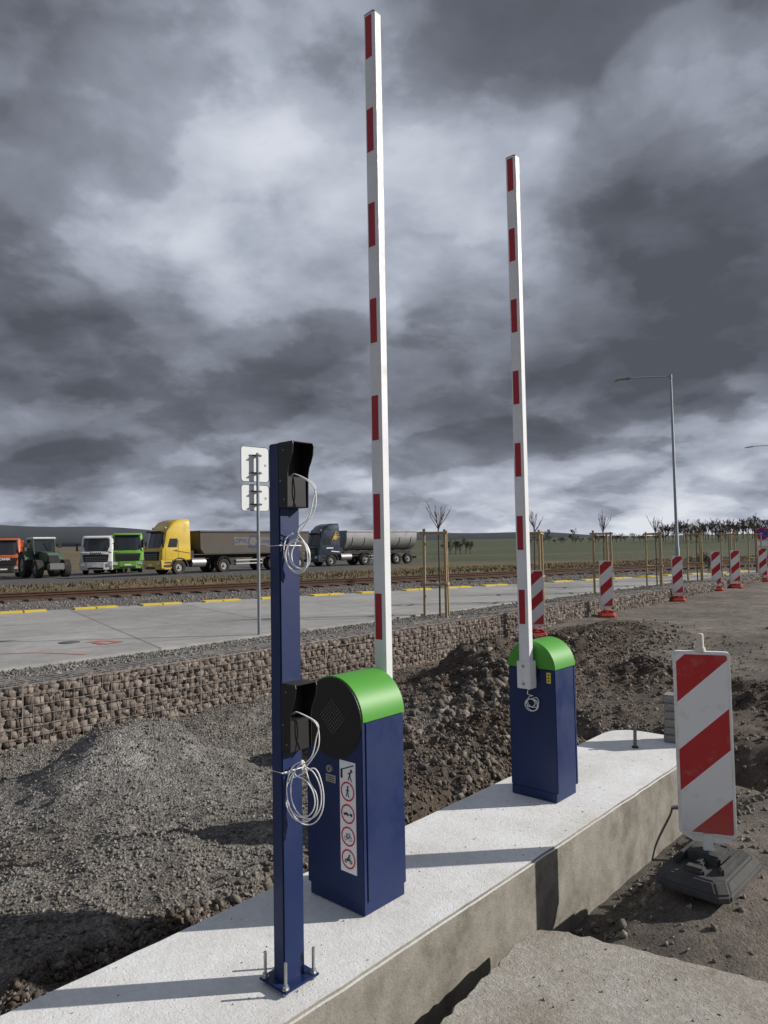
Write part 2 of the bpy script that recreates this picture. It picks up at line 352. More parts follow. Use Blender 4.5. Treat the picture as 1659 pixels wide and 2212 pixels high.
s2,n2=scatter(24000,2.0,6.6,-5.2,NL-.03,1.0); x2=s2*DX+n2*DY; y2=s2*DY-n2*DX; w=np.clip(brownheap(s2,n2)/.1+trench(s2,n2,x2,y2)*5+.7*sm(3.2,4.4,s2)*sm(-4.2,-3.4,n2)-.15,0,1); k=rng.random(len(s2))<w
s3,n3=scatter(4000,-.3,2.2,NL-.45,NL-.02,1.0)
s_=np.concatenate([s_,s2[k],s3]); n_=np.concatenate([n_,n2[k],n3]); z_=Hh(s_,n_); sz=.007+.018*rng.random(len(s_))**2
o=rocks('soil_clods',np.stack([s_*DX+n_*DY,s_*DY-n_*DX,z_+sz*.2],-1),sz[:,None]*rng.uniform(.7,1.3,(len(s_),3)),mat_island('clod',[(.055,.040,.030),(.105,.080,.060),(.072,.055,.042),(.18,.155,.13)],.98,.5,60),T8); tag(o,'dark crumbly soil clods on the dug earth around the island','soil',kind='stuff')
s_=rng.uniform(0,24,9000); n_=rng.uniform(-8.3,-7.75,9000); z_=Hh(s_,n_); sz=.008+.014*rng.random(9000)
o=rocks('strip_gravel',np.stack([s_*DX+n_*DY,s_*DY-n_*DX,z_+sz*.2],-1),sz[:,None]*rng.uniform(.7,1.3,(9000,3)),gravm,T8); tag(o,'grey gravel strip between stone wall and concrete apron','gravel',kind='stuff')
t_=rng.uniform(-16,46,9000); q_=rng.uniform(.5,9.6,9000); x_=Y0[0]+.849*t_-.528*q_; y_=Y0[1]+.528*t_+.849*q_; s_,n_=SN(x_,y_); z_=Hh(s_,n_); sz=.03+.035*rng.random(9000)
o=rocks('track_ballast',np.stack([x_,y_,z_],-1),sz[:,None]*rng.uniform(.7,1.2,(9000,3)),mat_island('ballast_stone',[(.12,.108,.098),(.21,.195,.18),(.155,.14,.128),(.26,.245,.23)],.95,.2,30),T8); tag(o,'coarse grey ballast around the railway track','ballast',kind='stuff')
# ------------------------------------------------------------------ concrete island
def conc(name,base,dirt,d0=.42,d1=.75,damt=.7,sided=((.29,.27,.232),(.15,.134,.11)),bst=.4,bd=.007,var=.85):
    m,nt,b=newmat(name); tc=nt.nodes.new('ShaderNodeTexCoord'); ob=tc.outputs['Object']; g=nt.nodes.new('ShaderNodeNewGeometry')
    sx=nt.nodes.new('ShaderNodeSeparateXYZ'); nt.links.new(g.outputs['Normal'],sx.inputs[0])
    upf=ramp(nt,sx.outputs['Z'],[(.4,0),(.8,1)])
    a=noise(nt,ob,2.2,9,.66); s=noise(nt,ob,9,9,.7); f=noise(nt,ob,90,5,.7); h=noise(nt,ob,28,6,.7)
    topc=mixc(nt,ramp(nt,a,[(d0,0),(d1,damt)]),base,dirt)
    topc=mixc(nt,ramp(nt,s,[(.58,0),(.74,.45)]),topc,tuple(x*.6 for x in dirt))
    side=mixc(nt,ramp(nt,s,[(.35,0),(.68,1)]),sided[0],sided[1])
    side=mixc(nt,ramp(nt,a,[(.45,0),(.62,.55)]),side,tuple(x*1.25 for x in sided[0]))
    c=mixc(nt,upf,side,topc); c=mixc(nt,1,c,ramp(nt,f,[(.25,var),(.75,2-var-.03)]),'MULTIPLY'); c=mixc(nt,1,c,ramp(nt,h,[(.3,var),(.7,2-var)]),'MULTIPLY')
    nt.links.new(c,b.inputs['Base Color']); b.inputs['Roughness'].default_value=.9
    vo=nt.nodes.new('ShaderNodeTexVoronoi'); vo.inputs['Scale'].default_value=24; nt.links.new(ob,vo.inputs['Vector'])
    pit=ramp(nt,vo.outputs['Distance'],[(.04,0),(.12,1)])
    ad=N(nt,'ShaderNodeMath',operation='ADD'); nt.links.new(s,ad.inputs[0]); nt.links.new(pit,ad.inputs[1])
    ad2=N(nt,'ShaderNodeMath',operation='ADD'); nt.links.new(ad.outputs[0],ad2.inputs[0]); nt.links.new(f,ad2.inputs[1])
    ad3=N(nt,'ShaderNodeMath',operation='ADD'); nt.links.new(ad2.outputs[0],ad3.inputs[0]); nt.links.new(h,ad3.inputs[1])
    bumpn(nt,b,ad3.outputs[0],bst,bd); return m
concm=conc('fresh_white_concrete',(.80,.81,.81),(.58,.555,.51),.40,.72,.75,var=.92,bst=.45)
out=[]
for i in range(81):  out.append((NR,-2+ (SE-.25+2)*i/80))
for k in range(1,9): a=PI/2*k/8; out.append((NR-.25+.25*math.cos(a),SE-.25+.25*math.sin(a)))
for k in range(0,9): a=PI/2+PI/2*k/8; out.append((NL+.25+.25*math.cos(a),SE-.25+.25*math.sin(a)))
for i in range(1,81): out.append((NL,SE-.25-(SE-.25+2)*i/80))
r_=random.Random(3)
out2=[(x+r_.uniform(-.003,.003),y) for x,y in out]
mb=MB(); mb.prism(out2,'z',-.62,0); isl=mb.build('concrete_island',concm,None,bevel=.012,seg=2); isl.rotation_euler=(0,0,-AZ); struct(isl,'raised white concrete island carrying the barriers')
# broken slab
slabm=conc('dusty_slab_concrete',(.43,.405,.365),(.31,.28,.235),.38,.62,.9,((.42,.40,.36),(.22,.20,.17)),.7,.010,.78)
r_=random.Random(5)
def edge(a,b,n,amp):
    L=[]
    for i in range(n):
        t=i/n; L.append((a[0]+(b[0]-a[0])*t+r_.uniform(-amp,amp),a[1]+(b[1]-a[1])*t+r_.uniform(-amp,amp)))
    return L
poly=edge((-1.66,-1),(-1.70,2.0),34,.007)+edge((-1.70,2.0),(-1.79,2.92),24,.010)+edge((-1.79,2.94),(-1.68,3.04),5,.012)+edge((-1.68,3.04),(-.85,3.22),26,.016)+edge((-.85,3.22),(1.6,3.75),30,.016)+edge((1.6,3.75),(1.6,-1),8,0)
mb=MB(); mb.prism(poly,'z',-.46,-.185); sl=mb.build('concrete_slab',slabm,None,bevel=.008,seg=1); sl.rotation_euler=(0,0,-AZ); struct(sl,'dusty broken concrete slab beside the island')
k=1600; s_=rng.uniform(.6,3.1,k); n_=rng.uniform(-1.62,.6,k); sz=.0015+.007*rng.random(k)**6
o=rocks('slab_grit',np.stack([s_*DX+n_*DY,s_*DY-n_*DX,-.185+sz*.3],-1),sz[:,None]*rng.uniform(.7,1.3,(k,3)),gravm,T8); tag(o,'fine grit lying on the broken concrete slab','grit',kind='stuff')
k=420; s_=rng.uniform(.4,5.9,k); n_=rng.uniform(-2.7,-1.96,k); sz=.001+.0035*rng.random(k)**3
o=rocks('island_grit',np.stack([s_*DX+n_*DY,s_*DY-n_*DX,sz*.4],-1),sz[:,None]*rng.uniform(.7,1.3,(k,3)),gravm,T8); tag(o,'fine crumbs of grit on the white concrete island','grit',kind='stuff')
k=700; s_=rng.uniform(1.6,6.2,k); n_=rng.uniform(-1.88,-1.5,k); ok=~((s_<3.1)&(n_>-1.82)); s_,n_=s_[ok],n_[ok]; z_=Hh(s_,n_); sz=.006+.03*rng.random(len(s_))**4
o=rocks('trench_debris',np.stack([s_*DX+n_*DY,s_*DY-n_*DX,z_+sz*.3],-1),sz[:,None]*rng.uniform(.6,1.3,(len(s_),3)),mat_island('debris',[(.10,.088,.072),(.24,.22,.19),(.15,.13,.11)],.95,.5,60),T12); tag(o,'broken crumbs of concrete and earth in the gap along the island','debris',kind='stuff')
# ------------------------------------------------------------------ apron
apm,nt,b=newmat('apron_concrete'); tc=nt.nodes.new('ShaderNodeTexCoord'); ob=tc.outputs['Object']
a=noise(nt,ob,.35,8,.62); s=noise(nt,ob,3,8,.7); f=noise(nt,ob,30,4,.7)
c=mixc(nt,ramp(nt,a,[(.35,0),(.65,1)]),(.29,.285,.275),(.42,.415,.40)); c=mixc(nt,1,c,ramp(nt,s,[(.3,.78),(.7,1.14)]),'MULTIPLY'); c=mixc(nt,1,c,ramp(nt,f,[(.3,.9),(.7,1.08)]),'MULTIPLY')
br=nt.nodes.new('ShaderNodeTexBrick'); br.offset=0; br.inputs['Scale'].default_value=1; br.inputs['Brick Width'].default_value=2.4; br.inputs['Row Height'].default_value=2.0; br.inputs['Mortar Size'].default_value=.022
br.inputs['Color1'].default_value=(1,1,1,1); br.inputs['Color2'].default_value=(.85,.85,.85,1); br.inputs['Mortar'].default_value=(.55,.55,.55,1)
mp=nt.nodes.new('ShaderNodeMapping'); mp.inputs['Rotation'].default_value=(0,0,-R(32)); nt.links.new(ob,mp.inputs[0]); nt.links.new(mp.outputs[0],br.inputs[0])
c=mixc(nt,1,c,br.outputs['Color'],'MULTIPLY'); nt.links.new(c,b.inputs['Base Color']); b.inputs['Roughness'].default_value=.85; bumpn(nt,b,f,.2,.004)
def YL(t,q=0): return (Y0[0]+.849*t-.528*q,Y0[1]+.528*t+.849*q)
a0=W(-10,-8.3); a1=W(32.2,-8.3)
mb=MB(); mb.prism([a0,a1,YL(27.6,0),YL(-25,0)],'z',.20,.362); ap=mb.build('pavement',apm,None); struct(ap,'pale concrete apron behind the stone wall')
mb=MB(); t=-6.1
while t<27:
    for k in range(2):
        x0=t+k*.46; A=YL(x0,-.34);B=YL(x0+.42,-.34);D=YL(x0+.42,-.02);E=YL(x0,-.02); mb.prism([A,B,D,E],'z',.363,.395)
    t+=1.44
o=mb.build('yellow_edge_marking',yellowp,None); struct(o,'row of yellow edge blocks along the far side of the apron')
mc=thing('manhole_cover','small dark round cover in the concrete apron','manhole cover',gp(150,1388,.362))
mb=MB(); mb.cyl((0,0,0),(0,0,.006),.14,None,24); mb.build('frame',mat('cast_iron',(.07,.07,.07),.7),mc); mb=MB(); mb.cyl((0,0,.006),(0,0,.010),.12,None,24); mb.build('lid',mat('cast_iron_lid',(.11,.105,.10),.7),mc)
sprm=mat('red_spray_paint',(.42,.13,.12),.8,0,.3,10)
for nm,pts,wd in (('red_spray_marking',[(190,1388),(215,1384),(262,1386),(225,1392),(205,1388)],.05),('red_spray_marking',[(0,1412),(90,1410),(185,1414)],.022)):
    mb=MB(); P3=[gp(x,y,.364) for x,y in pts]
    for p,q in zip(P3[:-1],P3[1:]):
        d=(q-p); d.normalize(); nrm=Vector((-d.y,d.x,0))*wd
        mb.add([p-nrm,q-nrm,q+nrm,p+nrm],[(0,1,2,3)])
    mb.v=[(v[0],v[1],.3645+.0008*(i//4)) for i,v in enumerate(mb.v)]; struct(mb.build(nm,sprm,None),'faded red spray paint line on the apron')
# ------------------------------------------------------------------ gabion wall
gw=thing('gabion_wall','long low stone-filled wire gabion wall along the apron','wall',(*W(0,-7.30),0),-AZ)
stm=mat_island('gabion_stone',[(.125,.098,.082),(.25,.195,.16),(.17,.138,.118),(.30,.25,.215),(.15,.118,.10),(.22,.178,.15)],.95,.7,30)
P=[];Z=[]; s0,s1=-1.2,30
z=-.42
while z<.28:
    h=random.uniform(.050,.078); y=s0+random.uniform(0,.1)
    while y<s1:
        k_=1 if y<14 else 1.3
        w=random.uniform(.045,.12)*k_; hh=h*random.uniform(.95,1.4)
        P.append((random.uniform(-.060,-.034),y+w/2,min(.302-hh/2,z+h/2+random.uniform(-.014,.014)))); Z.append((.062,w*.55,hh*.56)); y+=w
    z+=h
for k in range(5):
    x=-.08-.085*k; y=s0
    while y<s1:
        w=random.uniform(.06,.13); P.append((x+random.uniform(-.01,.01),y+w/2,.272+random.uniform(-.01,.01))); Z.append((.05,w*.55,.04)); y+=w
st=rocks('stones',np.array(P),np.array(Z),stm,TB,spin=.45); st.parent=gw
mb=MB(); mb.box((-.25,(s0+s1)/2,-.08),(.36,s1-s0,.66)); mb.build('core',mat('gabion_core',(.055,.046,.04),.95),gw)
mb=MB(); wr=.0022; y=s0; i=0
while y<s1:
    big=(i%20)==0
    mb.box((.038,y,-.055),(wr*2,wr*(5 if big else 2.0),.76)); mb.box((-.2,y,.327),(.46,wr*(4 if big else 2),wr*2)); y+=.1; i+=1
for k in range(8): mb.box((.042,(s0+s1)/2,-.373+.1*k),(wr*2,s1-s0,wr*2.0))
for k in range(5): mb.box((.03-.11*k,(s0+s1)/2,.331),(wr*2,s1-s0,wr*2))
mb.build('wire_mesh',mat('mesh_wire',(.24,.235,.23),.5,.3),gw)
# ------------------------------------------------------------------ barrier gates
signred=mat('sign_red',(.62,.02,.03),.5); ink=mat('black_ink',(.01,.01,.01),.6); decal=mat('white_decal',(.88,.89,.90),.4,0,.01)
yel=mat('yellow_label',(.75,.6,.03),.5); plate=mat('silver_plate',(.5,.5,.5),.35,.7); perf=mat('perforation',(.24,.245,.25),.6)
bandm=mat('dark_cap',(.16,.17,.16),.6)
def ringm(mb,cx,cz,r1,r2,y,seg=32):
    vs=[];fs=[]
    for q in range(seg):
        a=2*PI*q/seg; vs+=[(cx+r1*math.cos(a),y,cz+r1*math.sin(a)),(cx+r2*math.cos(a),y,cz+r2*math.sin(a))]
    for q in range(seg):
        p=(q+1)%seg; fs.append((2*q,2*q+1,2*p+1,2*p))
    mb.add(vs,fs)
def barrier(label,s0,nr,w,L,hb,top,zs,plen,turn,boomx,front):
    cx,cy=W(s0+L/2,nr-w/2); t=thing('barrier_gate',label,'barrier',(cx,cy,0),-AZ+(PI if turn else 0),'raised road barriers on the island')
    x0,x1,y0,y1=-w/2,w/2,-L/2,L/2; r=w/2
    mb=MB(); mb.box((0,.012,(.06+hb)/2),(w,L-.024,hb-.06)); mb.build('cabinet',blue,t,bevel=.004)
    mb=MB(); mb.box((-.004 if not turn else .004,.006,.031),(w-.016,L-.014,.056)); mb.build('plinth',blue,t,bevel=.002)
    mb=MB(); mb.prism([(x0,.06),(x1,.06),(x1,hb),(x0,hb)],'y',y0,y0+.020); mb.build('door',blue,t,bevel=.003)
    R2=r+.004
    arc2=[(R2*math.cos(a),hb+.002+R2*math.sin(a)) for a in [PI*k/32 for k in range(33)]]
    mb=MB(); mb.prism(arc2,'y',y0+.004,y1+.004); mb.build('rounded_cap',green,t,smooth=True,bevel=.002)
    circ=[((r-.001)*math.cos(a),hb+.001+(r-.001)*math.sin(a)) for a in [2*PI*k/56 for k in range(56)]]
    mb=MB(); mb.prism(circ,'y',y0-.004,y0+.003); sp=mb.build('round_end_plate',black,t,bevel=.001,seg=1)
    mb=MB(); k=8
    for i in range(-k,k+1):
        for j in range(-k,k+1):
            if abs(i)+abs(j)>k or (i+j)%2: continue
            c=(i*.0095,y0-.0048,hb+.005+j*.0095); mb.prism([(c[0]+.0022*math.cos(a),c[2]+.0022*math.sin(a)) for a in [2*PI*q/6 for q in range(6)]],'y',y0-.0052,y0-.0041)
    mb.build('speaker_perforation',perf,sp)
    if front:
        mb=MB(); mb.cyl((-.02,y0-.012,.605),(-.02,y0,.605),.016,.018,20); lk=mb.build('lock',zinc,t,smooth=True)
        mb=MB(); mb.box((-.02,y0-.0135,.605),(.004,.003,.014)); mb.build('keyhole',ink,lk)
        mb=MB(); mb.box((-.018,y0-.001,.56),(.062,.002,.034)); np_=mb.build('name_plate',plate,t)
        mb=MB(); 
        for z in (.568,.559,.550): mb.box((-.018,y0-.0025,z),(.044,.0008,.0025))
        mb.build('plate_lettering',ink,np_)
        sx,sw=.090,.098; zt=.655; hgt=.482
        mb=MB(); mb.box((sx,y0-.001,zt-hgt/2),(sw,.002,hgt)); stk=mb.build('warning_sticker',decal,t)
        yy=y0-.0032; zc=[zt-.048]+[zt-.131-.0975*k for k in range(4)]
        ic=[MB()]; e=[0]
        def seg(a,b,wd,y):
            a=Vector((a[0],0,a[1]));b=Vector((b[0],0,b[1])); d=(b-a).normalized(); nn_=Vector((-d.z,0,d.x))*wd/2
            ic[0].add([(p.x,y,p.z) for p in (a-nn_,b-nn_,b+nn_,a+nn_)],[(0,1,2,3)])
        def S(a,b,wd,cz): e[0]+=1; seg((sx+a[0],cz+a[1]),(sx+b[0],cz+b[1]),wd,yy-.00003*e[0])
        def O(x,z,r1,cz,r2=0): 
            e[0]+=1; y=yy-.00003*e[0]
            if r2: ringm(ic[0],sx+x,cz+z,r2,r1,y,20)
            else: ic[0].prism([(sx+x+r1*math.cos(2*PI*q/14),cz+z+r1*math.sin(2*PI*q/14)) for q in range(14)],'y',y-.0002,y)
        def done(k):
            if k:
                rg=MB(); ringm(rg,sx,zc[k],.0355,.0425,yy); rg.build('red_ring',signred,stk)
            ic[0].build('pictogram',ink,stk); ic[0]=MB()
        z=zc[0]; S((-.036,-.03),(-.036,.010),.012,z); S((-.036,.008),(.040,.036),.0045,z); S((.004,-.034),(.012,-.016),.005,z); S((.026,-.036),(.016,-.016),.005,z); S((.013,-.018),(.018,.002),.008,z); S((.016,.001),(.002,-.006),.004,z); S((.018,.001),(.032,.008),.004,z); O(.024,.011,.006,z); done(0)
        z=zc[1]; O(.002,.020,.005,z); S((.001,.014),(-.001,-.006),.007,z); S((-.001,-.004),(.009,-.024),.0045,z); S((-.001,-.004),(-.009,-.022),.0045,z); S((.001,.012),(.011,.0),.003,z); S((0,.012),(-.010,.0),.003,z); done(1)
        z=zc[2]; S((-.027,-.002),(.006,-.002),.006,z); S((-.016,.003),(-.002,.003),.005,z); O(-.019,-.006,.0035,z); O(-.001,-.006,.0035,z); S((.006,-.003),(.014,-.003),.0018,z); S((.013,.0005),(.028,.0005),.008,z); O(.021,-.006,.0035,z); done(2)
        z=zc[3]; O(-.014,-.008,.010,z,.0082); O(.014,-.008,.010,z,.0082); S((-.014,-.008),(-.006,.009),.002,z); S((-.006,.008),(.010,.008),.002,z); S((.014,-.008),(.009,.014),.002,z); S((-.006,.006),(0,-.008),.002,z); S((0,-.008),(.010,.006),.002,z); S((-.014,-.008),(0,-.008),.002,z); S((-.010,.011),(-.003,.011),.003,z); S((.006,.014),(.012,.015),.0025,z); done(3)
        z=zc[4]; O(-.015,-.010,.008,z,.0045); O(.015,-.010,.008,z,.0045); S((-.012,-.004),(.010,-.002),.008,z); S((-.004,.002),(.004,.012),.006,z); O(.007,.017,.0045,z); S((.004,.009),(.014,.004),.003,z); done(4)
    else:
        lx=-.124
        mb=MB(); mb.box((lx,y1+.001,.765),(.028,.003,.066)); lab=mb.build('yellow_label',yel,t)
        mb=MB()
        for z in (.785,.766,.747): mb.prism([(lx-.008,z-.005),(lx+.008,z-.005),(lx,z+.007)],'y',y1+.003,y1+.0034)
        mb.build('warning_symbols',ink,lab)
    bw_,bt=.074,.062; yb=y1+.026+bt/2; bx=boomx; zb=.70; ch=.010
    oct_=[(-bw_/2+ch,-bt/2),(bw_/2-ch,-bt/2),(bw_/2,-bt/2+ch),(bw_/2,bt/2-ch),(bw_/2-ch,bt/2),(-bw_/2+ch,bt/2),(-bw_/2,bt/2-ch),(-bw_/2,-bt/2+ch)]
    mb=MB(); mb.prism([(bx+a,yb+b_) for a,b_ in oct_],'z',zb+.02,top); bo=mb.build('boom',white,t)
    mb=MB(); mb.prism([(bx+a*1.02,yb+b_*1.02) for a,b_ in oct_],'z',top,top+.006); mb.build('end_cap',bandm,bo)
    for z1 in zs:
        for sg in (-1,1):
            mb=MB(); mb.box((bx,yb+sg*(bt/2+.0004),z1-plen/2),(.043,.0012,plen)); mb.build('reflective_stripe',red,bo)
    mb=MB(); mb.box((bx,y1+.013,.79),(.075,.026,.15)); mb.box((bx,yb,zb+.085),(.094,bt+.014,.17)); br_=mb.build('boom_bracket',white,t,bevel=.003)
    for z1 in (zb+.03,zb+.14):
        mb=MB(); mb.cyl((bx,yb+bt/2+.006,z1),(bx,yb+bt/2+.016,z1),.009,None,6); mb.build('bracket_bolt',zinc,br_)
    mb=MB(); mb.cyl((bx,y1+.001,.80),(bx,y1+.02,.80),.055,None,24); mb.build('hub',blackm,t,smooth=True)
    return t,y1,yb
zs1=[4.30-.4875*k for k in range(7)]; zs2=[4.11-.4655*k for k in range(7)]
b1,_,_=barrier('nearer blue barrier cabinet with pictogram sticker, green rounded cap and tallest raised boom',2.256,-2.185,.362,.28,.832,4.31,zs1,.222,False,.012,True)
b2,y1b,ybb=barrier('farther blue barrier cabinet with yellow warning label, boom bracket facing the viewer',4.007,-2.205,.335,.265,.815,4.12,zs2,.215,True,-.0,False)
r_=random.Random(11); pts=[(.0,y1b+.004,.70),(.006,y1b+.03,.685),(.012,y1b+.03,.655)]
for l in range(4):
    rr=.046*(1+r_.uniform(-.35,.15)); ox,oz=r_.uniform(-.016,.016)-.016,r_.uniform(-.014,.010); el_=r_.uniform(.75,1.1)
    for j in range(9):
        a=PI/2-2*PI*j/9; pts.append((ox+rr*math.cos(a),y1b+.010+.006*l,.600+oz+rr*el_*math.sin(a)))
mb=MB(); mb.tube(catmull(pts,4),.0026,6); mb.build('cable_coil',cablem,b2,smooth='all')
# ------------------------------------------------------------------ reader post
pt=thing('card_reader_post','tall dark blue post with two black card reader hoods and coiled white cables','post',(*W(1.763,-2.101),0),-AZ)
mb=MB(); mb.box((0,0,1.005),(.062,.10,1.99)); mb.build('pole',blue,pt,bevel=.005)
mb=MB(); mb.box((.0,0,.018),(.15,.165,.010)); bpz=mb.build('base_plate',blue,pt,bevel=.003)
for x in (-.058,.058):
    for y in (-.067,.067):
        mb=MB(); mb.tube([(x,y,0),(x+.001,y,.115)],.0058,8); ab=mb.build('anchor_bolt',zinc,pt)
        mb=MB(); mb.cyl((x,y,.0235),(x,y,.0265),.014,None,14); mb.cyl((x,y,.0265),(x,y,.037),.0105,None,6); mb.cyl((x,y,.0045),(x,y,.0125),.0105,None,6); mb.build('nut',zinc,ab)
def hood(z0,tall):
    z1=z0+tall; X=.031
    prof=[(X,z1),(X+.080,z1),(X+.084,z1-.012),(X+.080,z1-.045),(X+.070,z1-.070),(X+.058,z1-.092),(X+.052,z1-.118),(X+.050,z0),(X,z0)]
    mb=MB(); mb.prism(prof,'y',-.0520,-.0490); mb.prism(prof,'y',.0490,.0520); mb.box((X+.040,0,z1-.0015),(.080,.0976,.003)); h=mb.build('reader_hood',black,pt)
    mb=MB(); mb.box((X+.002,0,(z0+z1)/2),(.003,.0976,tall-.006)); mb.build('back_panel',black,h)
    mb=MB(); mb.box((X+.024,0,z0+.058),(.042,.0975,.115)); mb.build('reader_box',blackm,h,bevel=.003)
    for x,y,z in ((X+.032,-.0532,z0+.03),(X+.03,-.0532,z1-.03),(X+.012,-.0532,z0+.10)):
        mb=MB(); mb.cyl((x,y-.001,z),(x,y+.001,z),.0028,None,8); mb.build('screw',zinc,h)
hood(1.755,.245); hood(.855,.25)
ex,ey=.743,.669
def cables(zo,zc,rh,rv,nl,cx0,seed,nw=2):
    r=random.Random(seed)
    for w in range(nw):
        P=[(.04,-.01+.01*w,zo),(.080,-.012,zo+.012),(.080+.055*ex+.01*w,.055*ey,zo-.03),(.080+.075*ex-.018*w,.06*ey,zo-.09),(.080+.06*ex-.02*w,.045*ey,zo-.14-.012*w),(.06+.02*ex,.01,zo-.205+.02*w)]
        P.append((cx0*ex+.035,cx0*ey,zc+rv+.01))
        for l in range(nl):
            rr=1+r.uniform(-.26,.08); ox=r.uniform(-.014,.014); oz=r.uniform(-.024,.010); k=9; el_=r.uniform(.85,1.12); tw=r.uniform(-.3,.3)
            for j in range(1,k+1):
                a=PI/2-(1 if w else -1)*2*PI*j/k
                hx=(cx0+ox)+rh*rr*math.cos(a)+tw*rv*math.sin(a)*.5; zz=zc+oz+rv*rr*el_*math.sin(a)
                dpt=.006*math.sin(a*2+l)+.004*l+.003*w
                P.append((.045+hx*ex+dpt*ey,hx*ey-dpt*ex-.012,zz))
        mb=MB(); mb.tube(catmull(P,5),.0023,7); mb.build('cable',cablem,pt,smooth='all')
cables(1.868,1.575,.044,.070,2,.030,1); cables(.985,.695,.064,.104,2,.038,4)
for z in (1.612,.775):
    mb=MB(); a,b_=.0335,.0525; mb.tube([(-a,-b_,z),(a,-b_,z+.002),(a,b_,z),(-a,b_,z-.002)],.0021,6,closed=True); mb.tube([(a,-b_,z),(a+.03,-.03,z+.006)],.0018,6); mb.tube([(-a,-b_,z),(-a-.018,-b_-.01,z+.012)],.0018,6); mb.build('cable_tie',cablem,pt)
# ------------------------------------------------------------------ warning boards
def stripe_mat():
    m,nt,b=newmat('red_white_stripes'); tc=nt.nodes.new('ShaderNodeTexCoord'); sx=nt.nodes.new('ShaderNodeSeparateXYZ'); nt.links.new(tc.outputs['Object'],sx.inputs[0])
    m1=N(nt,'ShaderNodeMath',operation='MULTIPLY'); nt.links.new(sx.outputs['X'],m1.inputs[0]); m1.inputs[1].default_value=-.92
    a=N(nt,'ShaderNodeMath',operation='ADD'); nt.links.new(sx.outputs['Z'],a.inputs[0]); nt.links.new(m1.outputs[0],a.inputs[1])
    a2=N(nt,'ShaderNodeMath',operation='ADD'); nt.links.new(a.outputs[0],a2.inputs[0]); a2.inputs[1].default_value=-.088
    d=N(nt,'ShaderNodeMath',operation='DIVIDE'); nt.links.new(a2.outputs[0],d.inputs[0]); d.inputs[1].default_value=.468
    fr=N(nt,'ShaderNodeMath',operation='FRACT'); nt.links.new(d.outputs[0],fr.inputs[0])
    lt=N(nt,'ShaderNodeMath',operation='LESS_THAN'); nt.links.new(fr.outputs[0],lt.inputs[0]); lt.inputs[1].default_value=.46
    c=mixc(nt,lt.outputs[0],(.80,.81,.82),(.46,.014,.018))
    n=noise(nt,tc.outputs['Object'],14,9,.7); c=mixc(nt,ramp(nt,n,[(.54,0),(.78,.35)]),c,(.36,.31,.26))
    gz=ramp(nt,sx.outputs['Z'],[(.2,.22),(.42,.0)]); c=mixc(nt,gz,c,(.36,.32,.27))
    nt.links.new(c,b.inputs['Base Color']); b.inputs['Roughness'].default_value=.45; return m
strm=stripe_mat(); bwhite=mat('board_plastic',(.78,.79,.78),.5,0,.04,6,dirt=(.45,.41,.35),damt=.4,dscale=10)
def rrect(w,h,r,z0,k=5):
    o=[]
    for cx,cz,a0 in ((w/2-r,z0+h-r,0),(-w/2+r,z0+h-r,PI/2),(-w/2+r,z0+r,PI),(w/2-r,z0+r,1.5*PI)):
        for i in range(k+1): a=a0+PI/2*i/k; o.append((cx+r*math.cos(a),cz+r*math.sin(a)))
    return o
def board(label,loc,rz,footmat,group,footrot=0,near=False):
    t=thing('warning_board',label,'warning board',loc,rz,group)
    zb=.215; h=.965 if near else 1.02; w=.282
    mb=MB(); mb.prism(rrect(w,h,.02,zb),'y',-.022,.022); bd=mb.build('board',bwhite,t,bevel=.005)
    mb=MB(); mb.prism(rrect(w-.032,h-.032,.012,zb+.016),'y',-.0245,-.0215); mb.build('striped_sheet',strm,bd)
    mb=MB(); mb.prism(rrect(w-.032,h-.032,.012,zb+.016),'y',.0215,.0245); mb.build('striped_sheet',strm,bd)
    mb=MB(); mb.prism([(-.07,zb-.035),(.07,zb-.035),(.13,zb+.0),(-.13,zb+.0)],'y',-.018,.018); mb.box((0,0,.13),(.05,.05,.2)); mb.build('stem',bwhite,t,bevel=.003)
    if near:
        mb=MB(); mb.cyl((0,0,zb+h),(0,0,zb+h+.02),.026,.024,16); mb.cyl((0,0,zb+h+.02),(0,0,zb+h+.090),.019,.017,16); mb.cyl((0,0,zb+h+.090),(0,0,zb+h+.095),.017,.012,16); mb.build('lamp_peg',peg,t,smooth=True)
    fm=Matrix.Rotation(footrot,4,'Z')
    mb=MB(); A,B_=.19,.29
    def ring(a,b_,z,c=.05): return [(-a+c,-b_,z),(a-c,-b_,z),(a,-b_+c,z),(a,b_-c,z),(a-c,b_,z),(-a+c,b_,z),(-a,b_-c,z),(-a,-b_+c,z)]
    L=[ring(A,B_,0),ring(A,B_,.04),ring(A-.035,B_-.05,.085)]
    vs=[p for q in L for p in q]; fs=[tuple(range(8))[::-1],tuple(range(16,24))]
    for l in range(2):
        for k in range(8): fs.append((l*8+k,l*8+(k+1)%8,l*8+8+(k+1)%8,l*8+8+k))
    mb.add(vs,fs,fm); mb.box((0,0,.105),(.17,.16,.07),fm)
    for sx in(-1,1): mb.box((sx*.112,.0,.10),(.03,.31,.05),fm)
    for sy in (-1,1):
        mb.box((0,sy*.18,.095),(.10,.06,.035),fm); mb.box((0,sy*.105,.10),(.04,.09,.045),fm)
    ft=mb.build('foot_plate',footmat,t,bevel=.010 if near else 0)
    return t
nb=Vector((1.687,3.85,-.168))
board('large red and white striped warning board on a grey rubber foot nearest the camera',nb,R(-20),rubber,'striped warning boards',R(-24),True)
